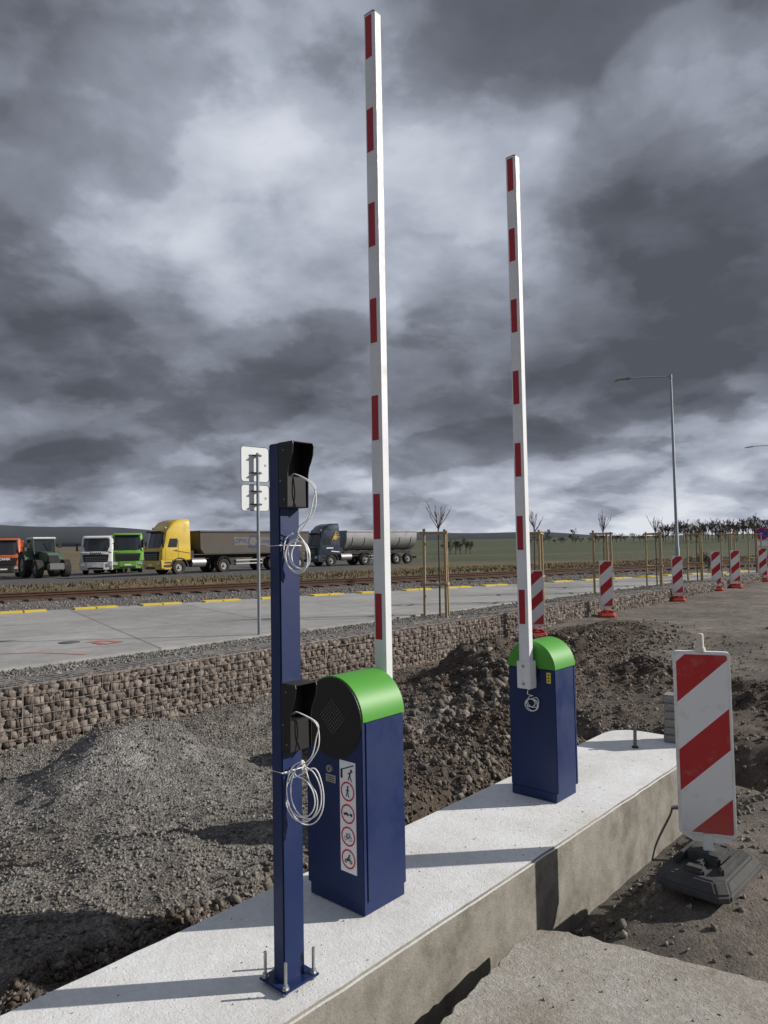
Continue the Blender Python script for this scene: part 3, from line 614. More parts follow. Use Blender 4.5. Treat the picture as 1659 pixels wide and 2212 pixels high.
far=[(1158,13.4,-.12,-8,'striped warning board half hidden behind the farther barrier cabinet'),
 (1310,15.9,None,-14,'striped warning board on a red foot, first to the right of the farther barrier'),
 (1465,19.6,None,-18,'striped warning board on a red foot standing below the tall street lamp'),
 (1549,22.6,None,-20,'striped warning board just right of the street lamp, first of a close pair'),
 (1591,23.4,None,-22,'striped warning board right of the street lamp, second of a close pair'),
 (1651,26.5,None,-24,'striped warning board at the right edge under the round blue sign')]
fb=None
for px,Y,z,yaw,lb in far:
    p=dp(px,1290,Y); p.z=hz(p.x,p.y)+.0 if z is None else z
    if fb is None: fb=board(lb,p,R(yaw),redrub,'striped warning boards')
    else: dup(fb,p,R(yaw),lb,'striped warning boards')
# ------------------------------------------------------------------ small site things
p=gp(1372,1615); t=thing('pipe_stub','short rusty steel pipe standing on the far end of the concrete island','pipe',(p.x,p.y,0))
mb=MB(); mb.tube([(0,0,0),(.004,0,.19)],.013,12); mb.build('pipe',mat('dull_steel',(.16,.15,.14),.6,.4,.3),t)
mb=MB(); mb.cyl((0,0,0),(0,0,.012),.025,None,14); mb.build('collar',dark,t)
bx,by=gp(1452,1612).x,gp(1452,1612).y
for k in range(6):
    mb=MB(); mb.box((0,0,.031),(.30,.15,.060)); o=mb.build('concrete_block',brickm,None,bevel=.006); o.location=(bx+.15+random.uniform(-.008,.008),by+.10,.0+.063*k); o.rotation_euler=(0,0,R(-30+random.uniform(-3,3)))
    tag(o,['bottom','second lowest','third lowest','third highest','second highest','topmost'][k]+' grey concrete block of the stack behind the near warning board','block','stacked concrete blocks')
pb=gp(1472,1762,-.25); pa=gp(1412,1772,-.33)
mb=MB(); mb.tube(catmull([(pa.x,pa.y,-.45),(pa.x+.02,pa.y,-.33),(pa.x+.10,pa.y+.02,-.26),(pa.x+.2,pa.y+.0,-.25),(pb.x+.1,pb.y-.04,-.26),(pb.x+.2,pb.y-.1,-.30)],8),.016,10); o=mb.build('conduit_hose',mat('grey_hose',(.2,.2,.2),.6),None,smooth='all'); tag(o,'grey conduit hose poking out of the trench beside the island','hose')
# ------------------------------------------------------------------ traffic sign seen from behind
sb=gp(560,1375,.335); t=thing('traffic_sign','slim steel post with two stacked road signs seen from behind','sign',sb,R(40))
H0=sb.z
mb=MB(); mb.tube([(0,0,-.1),(0,0,3.02-H0)],.024,14); mb.build('post',galv,t,smooth=True)
gst=mat('sticker_grey',(.35,.36,.37),.6); dcl=mat('dark_clamp',(.13,.13,.135),.5,.5)
for i,(za,zc_) in enumerate(((2.60,3.12),(2.17,2.555))):
    h=zc_-za; w=.47; of=-.010
    mb=MB(); mb.prism([(x+of,z) for x,z in rrect(w,h,.05,za-H0)],'y',.052,.058); pn=mb.build('sign_panel',signback,t)
    mb=MB(); mb.tube([(x+of,.050,z) for x,z in rrect(w,h,.05,za-H0)],.006,6,closed=True); mb.build('rim',galv,pn)
    for z in (za-H0+h*.25,za-H0+h*.75):
        mb=MB(); mb.box((-.005,.045,z),(.20,.012,.018)); mb.box((0,.0,z),(.066,.076,.016))
        for x in (-.042,.042): mb.cyl((x,.03,z),(x,-.0,z),.006,None,6)
        mb.build('clamp',dcl,pn)
    mb=MB(); mb.box((.160,.0505,za-H0+h*.45+.014),(.030,.002,.035)); mb.build('maker_plate',gst,pn)
# ------------------------------------------------------------------ street lamps
lgrey=mat('lamp_grey',(.2,.21,.22),.5,.3)
def lamp_post(label,base,topz,armlen,adir):
    t=thing('street_lamp',label,'street lamp',base,adir,'street lamps')
    Hh_=topz-base.z
    mb=MB(); mb.tube([(0,0,-.3),(0,0,1.2),(0,0,1.25),(0,0,Hh_)],[.085,.085,.068,.045],14); mb.build('pole',galv,t,smooth=True)
    mb=MB(); mb.tube([(0,0,Hh_-.12),(0,0,Hh_+.05)],.055,12); mb.build('pole_cap',galv,t,smooth=True)
    mb=MB(); mb.tube([(0,0,Hh_-.03),(-armlen*.5,0,Hh_-.07),(-armlen+.5,0,Hh_-.12)],.028,10); mb.build('arm',galv,t,smooth=True)
    mb=MB(); mb.prism([(-armlen,Hh_-.20),(-armlen+.1,Hh_-.17),(-armlen+.55,Hh_-.09),(-armlen+.62,Hh_-.15),(-armlen+.5,Hh_-.18),(-armlen+.02,Hh_-.225)],'y',-.12,.12); hd=mb.build('lamp_head',lgrey,t,bevel=.01)
    mb=MB(); mb.prism([(-armlen+.05,Hh_-.228),(-armlen+.45,Hh_-.187),(-armlen+.45,Hh_-.192),(-armlen+.05,Hh_-.233)],'y',-.09,.09); mb.build('lens',lamp,hd)
q=dp(1465,1240,28.7); tz=dp(1445,812,28.7).z; base=Vector((q.x,q.y,hz(q.x,q.y))); lamp_post('tall grey street lamp with long arm reaching left, fully in view',base,tz,2.35,R(6))
q=dp(1605,968,52); x=q.x+2.35; base=Vector((x,52,hz(x,52))); lamp_post('distant street lamp at the right edge showing only its arm',base,q.z+.2,2.35,R(6))
q=dp(1645,1153,34); z0=hz(q.x,34); t=thing('no_stopping_sign','round blue sign with red cross above a white plate at the right edge','sign',(q.x,34,z0),R(-10))
zc=q.z-z0; mb=MB(); mb.tube([(0,0,-.1),(0,0,zc+.3)],.03,10); mb.build('post',galv,t)
mb=MB(); mb.cyl((0,-.04,zc),(0,-.05,zc),.30,None,32); dsk=mb.build('disc',signred,t); 
mb=MB(); mb.cyl((0,-.05,zc),(0,-.054,zc),.245,None,32); mb.build('blue_field',mat('sign_blue',(.02,.06,.4),.5),dsk)
mb=MB(); 
for a in(-1,1): mb.box((0,-.056-.001*a,zc),(.035,.002,.5),Matrix.Translation((0,0,zc))@Matrix.Rotation(a*PI/4,4,'Y')@Matrix.Translation((0,0,-zc)))
mb.build('red_cross',signred,dsk)
mb=MB(); mb.box((0,-.045,zc-.46),(.5,.01,.22)); mb.build('lower_plate',decal,t)
# ------------------------------------------------------------------ saplings and stakes
def stakes(loc,label,seed):
    r=random.Random(seed); t=thing('tree_stakes',label,'tree support',loc,R(-42+r.uniform(-8,8)),'wooden tripod tree stakes')
    P3=[(-.22,-.14),(.22,-.14),(0,.26)]; hs=[1.58+r.uniform(-.03,.03) for _ in P3]
    for (x,y),h in zip(P3,hs):
        mb=MB(); mb.tube([(x*1.06+r.uniform(-.02,.02),y*1.06,-.15),(x,y,h)],.027,9); mb.build('stake',wood,t,smooth=True)
    for z in (1.52,.58):
        for a,b_ in((0,1),(1,2),(2,0)):
            A=Vector((*P3[a],z));B=Vector((*P3[b_],z+r.uniform(-.02,.02))); d=(B-A).normalized()*.07; mb=MB(); nrm=Vector((-d.y,d.x,0)).normalized()*-.028; mb.tube([A-d+nrm,B+d+nrm],.023,8); mb.build('crossbar',wood,t,smooth=True)
    return t
def sapling_mesh(seed):
    r=random.Random(seed); tr=MB(); tr.tube([(0,0,-.1),(.005,.004,.8),(0,0,1.62)],[.020,.016,.012],8)
    cr=MB()
    for k in range(13):
        a=2*PI*k/13*2.4; l=r.uniform(.28,.50); tilt=r.uniform(.12,.75); z=1.50+r.uniform(0,.16)
        p0=Vector((0,0,z)); d=Vector((math.cos(a)*math.sin(tilt),math.sin(a)*math.sin(tilt),math.cos(tilt))); p1=p0+d*l*.5; p2=p1+(d+Vector((0,0,.35))).normalized()*l*.5
        cr.tube([p0,p1,p2],[.0070,.0050,.0028],5)
        for j in range(3):
            q=p1.lerp(p2,r.uniform(0,.8)); e=(d+Vector((r.uniform(-.5,.5),r.uniform(-.5,.5),.4))).normalized(); cr.tube([q,q+e*r.uniform(.06,.13)],[.004,.0022],4)
    return tr,cr
names=['first and nearest','second','third','fourth','fifth','sixth','seventh','eighth and farthest']
for k in range(8):
    s=10.3+3.42*k; x,y=W(s,-7.95); z=hz(x,y)
    stakes((x,y,z),names[k]+' set of wooden tree stakes in the row along the gabion wall',k)
    t=thing('young_tree',names[k]+' bare young tree in the staked row along the gabion wall','tree',(x,y,z),random.random()*6,'young trees in the row')
    tr,cr=sapling_mesh(k%3+10); tr.build('trunk',bark,t,smooth=True); cr.build('crown',twig,t)
# ------------------------------------------------------------------ rails
rt=thing('railway_track','rusty railway track on ballast beyond the apron','railway track',(*YL(0,7.7),.19),math.atan2(.528,.849))
for sg in (-1,1):
    mb=MB(); prof=[(-.07,0),(.07,0),(.07,.012),(.012,.03),(.012,.10),(.035,.11),(.035,.145),(-.035,.145),(-.035,.11),(-.012,.10),(-.012,.03),(-.07,.012)]
    mb.prism([(sg*.72+a,.03+b_) for a,b_ in prof],'x',-40,80); mb.build('rail',rust,rt)
mb=MB(); x=-40
while x<80: mb.box((x,0,-.02),(.24,2.5,.10)); x+=.65
mb.build('sleepers',sleeper,rt)
# ------------------------------------------------------------------ vehicles
def wheel(parent,x,y,r,w,out,name='wheel'):
    mb=MB(); pr=[(r*.55,-w/2),(r*.93,-w/2),(r,-w/2+.04),(r,w/2-.04),(r*.93,w/2),(r*.55,w/2)]
    vs=[];fs=[];n=22
    for k in range(n):
        a=2*PI*k/n
        for (rr,yy) in pr: vs.append((x+rr*math.cos(a),y+yy,r+rr*math.sin(a)))
    m_=len(pr)
    for k in range(n):
        for j in range(m_): fs.append((k*m_+j,k*m_+(j+1)%m_,((k+1)%n)*m_+(j+1)%m_,((k+1)%n)*m_+j))
    mb.add(vs,fs); wl=mb.build(name,tyre,parent,smooth=True)
    mb=MB(); yo=y+out*(w/2-.06); mb.cyl((x,yo-.1*out,r),(x,yo,r),r*.56,None,18); mb.cyl((x,yo,r),(x,yo+.09*out,r),r*.22,r*.16,12)
    mb.build('rim',rim,wl,smooth=True); return wl
def loft(mb,secs):
    rings=[]
    for xf,xs,xb,hw,z in secs:
        pl=[(xb,-hw),(xs,-hw),(xs+(xf-xs)*.55,-hw+.05),(xs+(xf-xs)*.85,-hw+.20),(xf,-hw*.5),(xf+.02,0),(xf,hw*.5),(xs+(xf-xs)*.85,hw-.20),(xs+(xf-xs)*.55,hw-.05),(xs,hw),(xb,hw)]
        rings.append([(x,y,z) for x,y in pl])
    n=len(rings[0]); vs=[p for r_ in rings for p in r_]; fs=[tuple(range(n))[::-1],tuple(range((len(rings)-1)*n,len(rings)*n))]
    for l in range(len(rings)-1):
        for k in range(n): fs.append((l*n+k,l*n+(k+1)%n,(l+1)*n+(k+1)%n,(l+1)*n+k))
    mb.add(vs,fs)
def cabparts(t,cm,H,style,W_=2.5,L=2.25,brand=None,accent=None,bumper=None):
    hw=W_/2; zr=H-.75 if H>3.4 else H-.08
    mb=MB()
    secs=[(.02,-.28,-L,hw,1.05),(.03,-.28,-L,hw,1.4),(.0,-.30,-L,hw,1.78),(-.10,-.38,-L,hw-.01,1.84),(-.22,-.50,-L,hw-.03,2.3),(-.34,-.62,-L,hw-.06,zr-.15),(-.46,-.74,-L,hw-.09,zr)]
    if H>3.4: secs+=[(-.56,-.86,-L,hw-.10,zr+.12),(-.95,-1.25,-L,hw-.14,H-.22),(-1.30,-1.55,-L,hw-.20,H-.06),(-1.55,-1.75,-L+.05,hw-.28,H)]
    else: secs+=[(-.60,-.86,-L,hw-.14,zr+.06)]
    loft(mb,secs); cb=mb.build('cab',cm,t,smooth=True)
    mb=MB(); mb.prism([(-.02,.45),(.02,1.04),(-L,1.04),(-L,.98),(-1.98,.98),(-1.9,1.04),(-.9,1.04),(-.82,.90),(-.80,.45)],'y',-hw,hw); mb.build('lower_skirt',cm,t,bevel=.03)
    def F_(z): return -.10-.24*(z-1.84)/(zr-.15-1.84)
    z0,z1=1.88,zr-.20
    def fr(z,y,off):
        s_=abs(y)/hw; return (F_(z)+off-(.28*max(0,(s_-.55)/.45)**2), y, z)
    ys=[-hw+.10,-hw+.22,-hw*.5,0,hw*.5,hw-.22,hw-.10]; vs=[];fs=[]
    zz=[z0,(z0+z1)/2,z1]
    for off in (.035,-.06):
        for z in zz:
            for y in ys: vs.append(fr(z,y*(1-.05*(z-z0)),off))
    n=len(ys); m3=3*n
    for l in range(2):
        for k in range(n-1):
            a=l*n+k; fs.append((a,a+1,a+n+1,a+n)); fs.append((m3+a,m3+a+n,m3+a+n+1,m3+a+1))
    bd=[k for k in range(n)]+[l*n+n-1 for l in (1,2)]+[2*n+k for k in range(n-2,-1,-1)]+[n]
    for i in range(len(bd)): a,b_=bd[i],bd[(i+1)%len(bd)]; fs.append((a,m3+a,m3+b_,b_))
    mb=MB(); mb.add(vs,fs); ws=mb.build('windscreen',glass,t,smooth=True)
    mb=MB(); mb.box((F_(z1)+.10,0,z1+.08),(.24,W_-.45,.10)); mb.build('sun_visor',dark if style!='w' else cm,t,bevel=.03)
    if H>3.4:
        for y in (-.85,.85):
            mb=MB(); mb.cyl((-.60,y,zr+.14),(-.52,y,zr+.13),.07,None,10); mb.build('roof_lamp',lamp,t)
    mb=MB(); mb.prism([(-W_*.36,1.02),(W_*.36,1.02),(W_*.40,1.62),(-W_*.40,1.62)],'x',-.02,.065); gr=mb.build('grille',dark,t,bevel=.02)
    mb=MB()
    for z in (1.12,1.26,1.40): mb.box((.075,0,z),(.02,W_*.66,.028))
    mb.build('grille_bar',accent or zinc,gr)
    mb=MB(); mb.prism([(-.75,-hw),(-.25,-hw),(-.02,-hw+.22),(.10,-hw*.5),(.12,0),(.10,hw*.5),(-.02,hw-.22),(-.25,hw),(-.75,hw)],'z',.38,.98); bu=mb.build('bumper',bumper or cm,t,bevel=.03)
    mb=MB(); mb.box((.105,0,.50),(.03,1.2,.14)); mb.build('air_intake',dark,bu)
    mb=MB(); mb.box((.122,0,.70),(.016,.52,.11)); mb.build('number_plate',decal,bu)
    for sy in(-1,1):
        mb=MB(); mb.prism([(sy*(hw-.50),.70),(sy*(hw-.14),.70),(sy*(hw-.10),.95),(sy*(hw-.46),.90)],'x',-.05,.085); mb.build('headlight',lamp,t)
        mb=MB(); mb.box((-.05,sy*(hw+.18),2.2),(.10,.15,.60)); mb.box((-.1,sy*(hw+.06),2.48),(.05,.2,.05)); mb.box((-.1,sy*(hw+.06),1.95),(.05,.2,.04)); mb.build('mirror',dark,t,bevel=.02)
        mb=MB(); pr_=[(-.50,1.90),(-1.20,1.90),(-1.24,2.50),(-.70,2.50)]; mb.prism(pr_,'y',sy*(hw-.10),sy*(hw+.004)); mb.build('side_window',glass,t)
        mb=MB()
        for x_a,z_a,dx_,dz_ in ((-1.30,1.75,.02,1.3),(-.34,1.45,.02,.75),(-1.15,1.70,.18,.05)): mb.box((x_a,sy*(hw-.002),z_a),(dx_,.012,dz_))
        mb.build('door_seam',dark,t)
        mb=MB(); mb.box((-.45,sy*(hw+.004),.62),(.5,.02,.14)); mb.box((-.5,sy*(hw+.004),.86),(.5,.02,.07)); mb.build('door_step',dark,t)
        pts=[(-1.4+.68*math.cos(a),.56+.62*math.sin(a)) for a in [PI*k/12 for k in range(13)]]; pts2=[(-1.4+.60*math.cos(a),.56+.56*math.sin(a)) for a in [PI*k/12 for k in range(12,-1,-1)]]
        mb=MB(); mb.prism(pts+pts2,'y',sy*(hw-.30),sy*(hw+.04)); mb.build('wheel_arch',dark,t)
    if brand: text('lettering',brand,.26,decal if style!='w' else dark,gr,(.08,0,1.70 if style=='w' else 1.52),(PI/2,0,PI/2),.01)
    return cb,hw
def truck(label,loc,rz,cm,H,brand=None,nax=1,chl=6.0,style='',accent=None,bumper=None,tank=True):
    t=thing('parked_truck',label,'truck',loc,rz,'vehicles parked in the yard'); L=2.25
    cb,hw=cabparts(t,cm,H,style,L=L,brand=brand,accent=accent,bumper=bumper)
    mb=MB(); mb.box((-chl/2-.2,0,.88),(chl-.4,.85,.25)); mb.box((-2.5,0,1.2),(.4,1.9,.9)); mb.build('chassis',dark,t)
    for sy in(-1,1):
        wheel(t,-1.4,sy*(hw-.17),.51,.32,sy)
        for a in range(nax): wheel(t,-chl+1.1+1.3*a if nax>1 else -chl+1.15,sy*(hw-.28),.51,.55,sy)
        if tank:
            mb=MB(); mb.tube([(-2.45,sy*(hw-.35),.80),(-3.55,sy*(hw-.35),.80)],.33,14); mb.build('fuel_tank',zinc,t,smooth=True)
        mb=MB(); x0=-chl+1.15
        pts=[(x0+.62*math.cos(a),.56+.62*math.sin(a)) for a in [PI*k/10 for k in range(11)]]; pts2=[(x0+.58*math.cos(a),.56+.58*math.sin(a)) for a in [PI*k/10 for k in range(10,-1,-1)]]
        mb.prism(pts+pts2,'y',sy*hw-.5*(sy>0)-.0,sy*hw+.5*(sy<0)); mb.build('mudguard',dark,t)
    return t
def tipper(t_parent,x0,x1,z0,z1,bm_,rnd=False,ribs=True,name='tipper_body',tarp=None):
    w=1.25
    if rnd:
        prof=[(-w,z1)]+[(w*math.cos(a),z1-.55+ (z1-.55-z0)*math.sin(a)) for a in [PI+PI*k/14 for k in range(15)]]+[(w,z1)]
        mb=MB(); mb.prism(prof,'x',x0,x1)
    else:
        mb=MB(); pr=[(x1,z1),(x0,z1),(x0-.05,z0+.35),(x0-.35,z0),(x1+.25,z0)]; mb.prism(pr,'y',-w,w)
    bo=mb.build(name,bm_,t_parent,smooth=rnd,bevel=0 if rnd else .03)
    mb=MB()
    for sy in(-1,1): mb.box(((x0+x1)/2,sy*(w+.01),z1),(abs(x1-x0)+.04,.12,.14))
    for xx in (x0,x1): mb.box((xx,0,z1),(.10,2*w,.14))
    mb.build('top_rail',bm_,bo,bevel=.02)
    if tarp: 
        mb=MB(); mb.prism([(-w,z1+.07),(-w*.5,z1+.2),(0,z1+.25),(w*.5,z1+.2),(w,z1+.07)],'x',x1+.1,x0-.1); mb.build('tarpaulin',tarp,bo)
    if ribs:
        mb=MB(); n=int(abs(x1-x0)/(1.0 if not rnd else 1.6))
        for i in range(n+1):
            x=x0+(x1-x0)*(i+.5)/(n+1)
            for sy in(-1,1):
                if rnd:
                    pts=[(x,w*1.012*math.cos(a),z1-.55+1.012*(z1-.55-z0)*math.sin(a)) for a in [PI+PI*k/14 for k in range(15)]]
                    if sy>0: mb.tube(pts,.03,5)
                else: mb.box((x,sy*(w+.018),(z0+z1)/2+.1),(.07,.05,(z1-z0)*.82))
        mb.build('rib',bm_,bo)
    return bo
def trailer(label,loc,rz,L,bm_,rnd,naxle,z1,text_=None):
    t=thing('tipper_trailer',label,'trailer',loc,rz,'vehicles parked in the yard')
    bo=tipper(t,0,-L,1.35,z1,bm_,rnd,rnd)
    mb=MB(); mb.box((-L/2,0,1.16),(L-.3,1.0,.28)); mb.box((-L+.0,0,.6),(.1,2.3,.16)); mb.box((-2.9,0,.75),(.6,2.2,.5)); mb.build('chassis',dark,t)
    for sy in(-1,1):
        mb=MB(); mb.box((-2.2,sy*.85,.6),(.12,.12,1.1)); mb.box((-2.2,sy*.85,.05),(.3,.25,.05)); mb.build('landing_leg',zinc,t)
        for a in range(naxle): wheel(t,-L+1.0+1.32*a,sy*1.02,.51,.40,sy)
        mb=MB()
        for a in range(naxle): mb.box((-L+1.0+1.32*a,sy*1.02,1.08),(1.15,.45,.05))
        mb.build('mudguard',dark,t)
        mb=MB()
        for z in(.6,.85): mb.box((-L/2+.8,sy*1.2,z),(2.4,.05,.10))
        mb.build('side_guard',zinc,t)
    return t,bo
yel_t=mat('yellow_truck_paint',(.66,.45,.03),.3,0,.04,2,dirt=(.33,.25,.09),damt=.4,dscale=1.2,coat=.4)
blu_t=mat('dark_blue_truck_paint',(.008,.024,.055),.3,0,.05,2,coat=.4,dirt=(.045,.05,.055),damt=.4,dscale=1.2)
wht_t=mat('white_truck_paint',(.70,.71,.72),.35,0,.04,2,dirt=(.3,.28,.25),damt=.35,dscale=1.5)
grn_t=mat('green_truck_paint',(.16,.38,.05),.35,0,.04,2,dirt=(.12,.2,.07),damt=.4,dscale=1.5)
org_t=mat('orange_truck_paint',(.55,.10,.02),.35,0,.04,2,dirt=(.2,.1,.06),damt=.4,dscale=1.5)
grey_b=mat('dusty_grey_body',(.066,.058,.050),.6,.1,.15,1.5,dirt=(.115,.095,.075),damt=.8,dscale=1.2)
sil_b=mat('silver_body',(.50,.51,.52),.35,.6,.10,1.5,dirt=(.26,.25,.235),damt=.6,dscale=1)
txb=mat('blue_lettering',(.012,.022,.10),.5); txg=mat('grey_lettering',(.02,.02,.03),.5)
def head(a): return PI+R(a)
def ctr(px,Y,py=1240): q=dp(px,py,Y); return Vector((q.x,Y,hz(q.x,Y)))
rz=head(47); c0=ctr(328,49); ty=truck('bright yellow tractor unit with tall cab hitched to the lettered grey trailer',c0,rz,yel_t,3.85,chl=6.2,bumper=yel_t)
hd=Vector((math.cos(rz),math.sin(rz),0)); lo=c0-hd*3.0; lo.z=hz(lo.x,lo.y)
tr1,bo1=trailer('long dusty grey tipper trailer with blue company lettering behind the yellow cab',lo,rz,10.2,grey_b,False,3,2.95)
yb=1.268
mb=MB(); mb.box((-4.9,1.258,2.24),(4.1,.012,.62)); mb.build('lettering_panel',mat('worn_panel',(.115,.108,.096),.6,0,.25,2),bo1)
text('lettering','JZPVK',.46,txb,bo1,(-3.5,yb,2.24),(PI/2,0,PI),.008); text('lettering','Company',.46,txb,bo1,(-6.0,yb,2.24),(PI/2,0,PI),.008)
text('lettering','nakl  zemna j\nstavaná mech',.34,txg,bo1,(-8.4,yb,2.42),(PI/2,0,PI),.006)
mb=MB(); tn=48; vs=[];fs=[]
for k in range(tn):
    a=2*PI*k/tn; ro=.50 if (k//2)%2 else .43; vs+=[(-4.62+ro*math.cos(a),yb,2.22+ro*math.sin(a)),(-4.62+.35*math.cos(a),yb,2.22+.35*math.sin(a))]
for k in range(tn): p=(k+1)%tn; fs.append((2*k,2*k+1,2*p+1,2*p))
mb.add(vs,fs); mb.box((-4.62,yb+.002,1.84),(.8,.004,.13)); mb.build('gear_emblem',txb,bo1)
mb=MB(); mb.prism([(-.9,1.66),(-2.2,1.46),(-2.2,1.50),(-.9,1.70)],'y',1.251,1.262); mb.build('door_stripe',dark,ty)
rz=head(36); c0=ctr(672,63,1225); tb=truck('dark blue tractor unit with golden emblem on its tall cab, behind the reader post',c0,rz,blu_t,3.8,chl=6.2)
gold=mat('gold_emblem',(.65,.42,.08),.4,.2)
mb=MB(); r_=random.Random(2)
for k in range(16):
    a=r_.uniform(0,2*PI); l=r_.uniform(.2,.5); mb.box((0,0,l/2),(.06,.006,l),Matrix.Translation((-1.75,1.262+.0006*k,2.65))@Matrix.Rotation(a,4,'Y'))
mb.build('golden_emblem',gold,tb)
mb=MB(); mb.prism([(-1.35,1.30),(-2.2,1.22),(-2.2,1.30),(-1.35,1.38)],'y',1.251,1.264); mb.build('white_stripe',decal,tb)
mb=MB(); mb.box((-1.2,1.26,1.62),(.7,.01,.10)); mb.build('side_lettering',decal,tb)
hd=Vector((math.cos(rz),math.sin(rz),0)); lo=c0-hd*3.0; lo.z=hz(lo.x,lo.y)
trailer('short silver half-round tipper trailer behind the dark blue cab',lo,rz,8.0,sil_b,True,2,3.1)
def rigid(label,px,Y,cm,H,brand,bodym,tarp,yaw,**k):
    c0=ctr(px,Y,1242); t=truck(label,c0,R(yaw),cm,H,brand,nax=2,chl=7.6,**k); tipper(t,-2.75,-7.6,1.35,3.05,bodym,False,True,'tipper_body',tarp); return t
rigid('orange truck cut off by the left edge of the photo',8,58,org_t,3.25,'SCANIA',org_t,None,-64,accent=dark,bumper=dark)
rigid('white truck parked nose-on between the farm tractor and the green truck',207,57,wht_t,3.15,'SCANIA',grey_b,None,-80,style='w',accent=zinc,bumper=wht_t)
rigid('green and white truck parked nose-on left of the yellow cab',276,58,grn_t,3.3,None,grey_b,mat('white_tarp',(.6,.62,.6),.6),-66,accent=dark,bumper=grn_t)
c0=ctr(94,55,1242); t=thing('farm_tractor','dark green farm tractor with large wheels between the orange and white trucks','tractor',c0,R(-48),'vehicles parked in the yard')
tg=mat('tractor_green',(.05,.10,.06),.45,0,.08,3,dirt=(.12,.1,.07),damt=.5,dscale=2)
mb=MB(); mb.prism([(.3,1.1),(2.35,1.15),(2.45,1.5),(2.3,1.85),(.3,2.0)],'y',-.45,.45); mb.build('bonnet',tg,t,bevel=.08)
mb=MB(); mb.box((2.42,0,1.45),(.1,.7,.5)); mb.build('grille',dark,t)
mb=MB(); mb.prism([(.3,1.5),(.35,2.0),(.05,2.95),(-1.35,2.95),(-1.45,1.7),(-.9,1.3)],'y',-.75,.75); cb=mb.build('cab_glass',glass,t,bevel=.04)
mb=MB(); mb.box((-.65,0,3.02),(1.75,1.7,.16)); mb.build('cab_roof',wht_t,t,bevel=.05)
for sx,sx2 in((.34,.06),(-1.44,-1.36)):
    for sy in(-1,1):
        mb=MB(); mb.tube([(sx,sy*.77,1.8),(sx2,sy*.77,2.96)],.045,6); mb.build('cab_pillar',tg,t)
for sy in(-1,1):
    wheel(t,-.85,sy*1.05,.98,.62,sy); wheel(t,2.0,sy*.98,.68,.50,sy)
    mb=MB(); pts=[(-.85+1.08*math.cos(a),.98+1.08*math.sin(a)) for a in [R(20)+R(140)*k/10 for k in range(11)]]; pts2=[(-.85+1.02*math.cos(a),.98+1.02*math.sin(a)) for a in [R(20)+R(140)*k/10 for k in range(10,-1,-1)]]
    mb.prism(pts+pts2,'y',sy*1.05-.32,sy*1.05+.32); mb.build('fender',tg,t)
    mb=MB(); mb.box((.1,sy*1.15,2.45),(.06,.22,.4)); mb.box((.1,sy*.9,2.62),(.05,.5,.04)); mb.build('mirror',dark,t)
mb=MB(); mb.box((2.95,0,.85),(.55,1.1,.5)); mb.build('front_weight',mat('grey_weight',(.16,.17,.17),.6),t,bevel=.06)
mb=MB(); mb.box((.9,0,.95),(3.2,.5,.5)); mb.box((2.0,0,.68),(.2,1.7,.2)); mb.box((-.85,0,.98),(.3,1.9,.3)); mb.build('chassis',dark,t)
mb=MB(); mb.tube([(.5,.42,1.9),(.5,.42,2.9)],.05,8); mb.build('exhaust',dark,t)
# ------------------------------------------------------------------ dry grass
k=24000; t_=rng.uniform(-30,70,k); q_=9.4+rng.random(k)**1.3*16; x_=Y0[0]+.849*t_-.528*q_; y_=Y0[1]+.528*t_+.849*q_; s_,n_=SN(x_,y_); z_=Hh(s_,n_)
h_=rng.uniform(.05,.17,k); a_=rng.uniform(0,2*PI,k); w_=rng.uniform(.02,.05,k); lx=rng.normal(0,.06,k); ly=rng.normal(0,.06,k)
V=np.stack([np.stack([x_-np.cos(a_)*w_,y_-np.sin(a_)*w_,z_-.02],-1),np.stack([x_+np.cos(a_)*w_,y_+np.sin(a_)*w_,z_-.02],-1),np.stack([x_+lx,y_+ly,z_+h_],-1)],1).reshape(-1,3)
o=npmesh('dry_grass',V,np.arange(3*k).reshape(-1,3),3,mat_island('dry_grass_blade',[(.17,.12,.06),(.10,.082,.035),(.21,.155,.085),(.075,.066,.03)],.9,.1,5)); tag(o,'brown dry grass on the bank beyond the railway track','grass',kind='stuff')
# ------------------------------------------------------------------ far trees
def bare(seed,lv=5):
    r=random.Random(seed); tr=MB(); cr=MB()
    def go(p,d,l,rad,dep):
        q=p+d*l; (tr if dep==0 else cr).tube([p,q],[rad,rad*.6],5 if dep<2 else 3,caps=False)
        if dep>=lv: return
        for k in range(3 if dep else 8):
            lat=Vector((r.uniform(-1,1),r.uniform(-1,1),0))
            e=(d*(1.0 if dep else .55)+lat*(.75 if dep else .8)+Vector((0,0,r.uniform(.05,.5)))).normalized()
            st=p.lerp(q,r.uniform(.35 if dep==0 else .5,1)); go(st,e,l*r.uniform(.5,.78)*(.85 if dep==0 else 1),max(rad*.55,.0036),dep+1)
    go(Vector((0,0,0)),Vector((0,0,1)),.40,.018,0)
    return tr,cr
BT=[]
for k in range(4):
    tr,cr=bare(40+k); a=tr.build('trunk',bark,None); b_=cr.build('crown',twig,None); BT.append((a.data,b_.data)); bpy.data.objects.remove(a); bpy.data.objects.remove(b_)
def ftree(px,Y,h,label,group,wd=1.0):
    q=dp(px,1180,Y); z=hz(q.x,Y); t=thing('bare_tree',label,'tree',(q.x,Y,z-.1),random.random()*6,group); t.scale=(h*wd,h*wd,h)
    for nm,me in zip(('trunk','crown'),random.choice(BT)): o=bpy.data.objects.new(nm,me); C.objects.link(o); o.parent=t
for px in range(1436,1668,6):
    Y=random.uniform(180,260); ftree(px+random.uniform(-4,4),Y,random.uniform(5.5,9.0)*Y/220,'bare leafless tree in the distant row on the right horizon','bare trees of the distant row',.9)
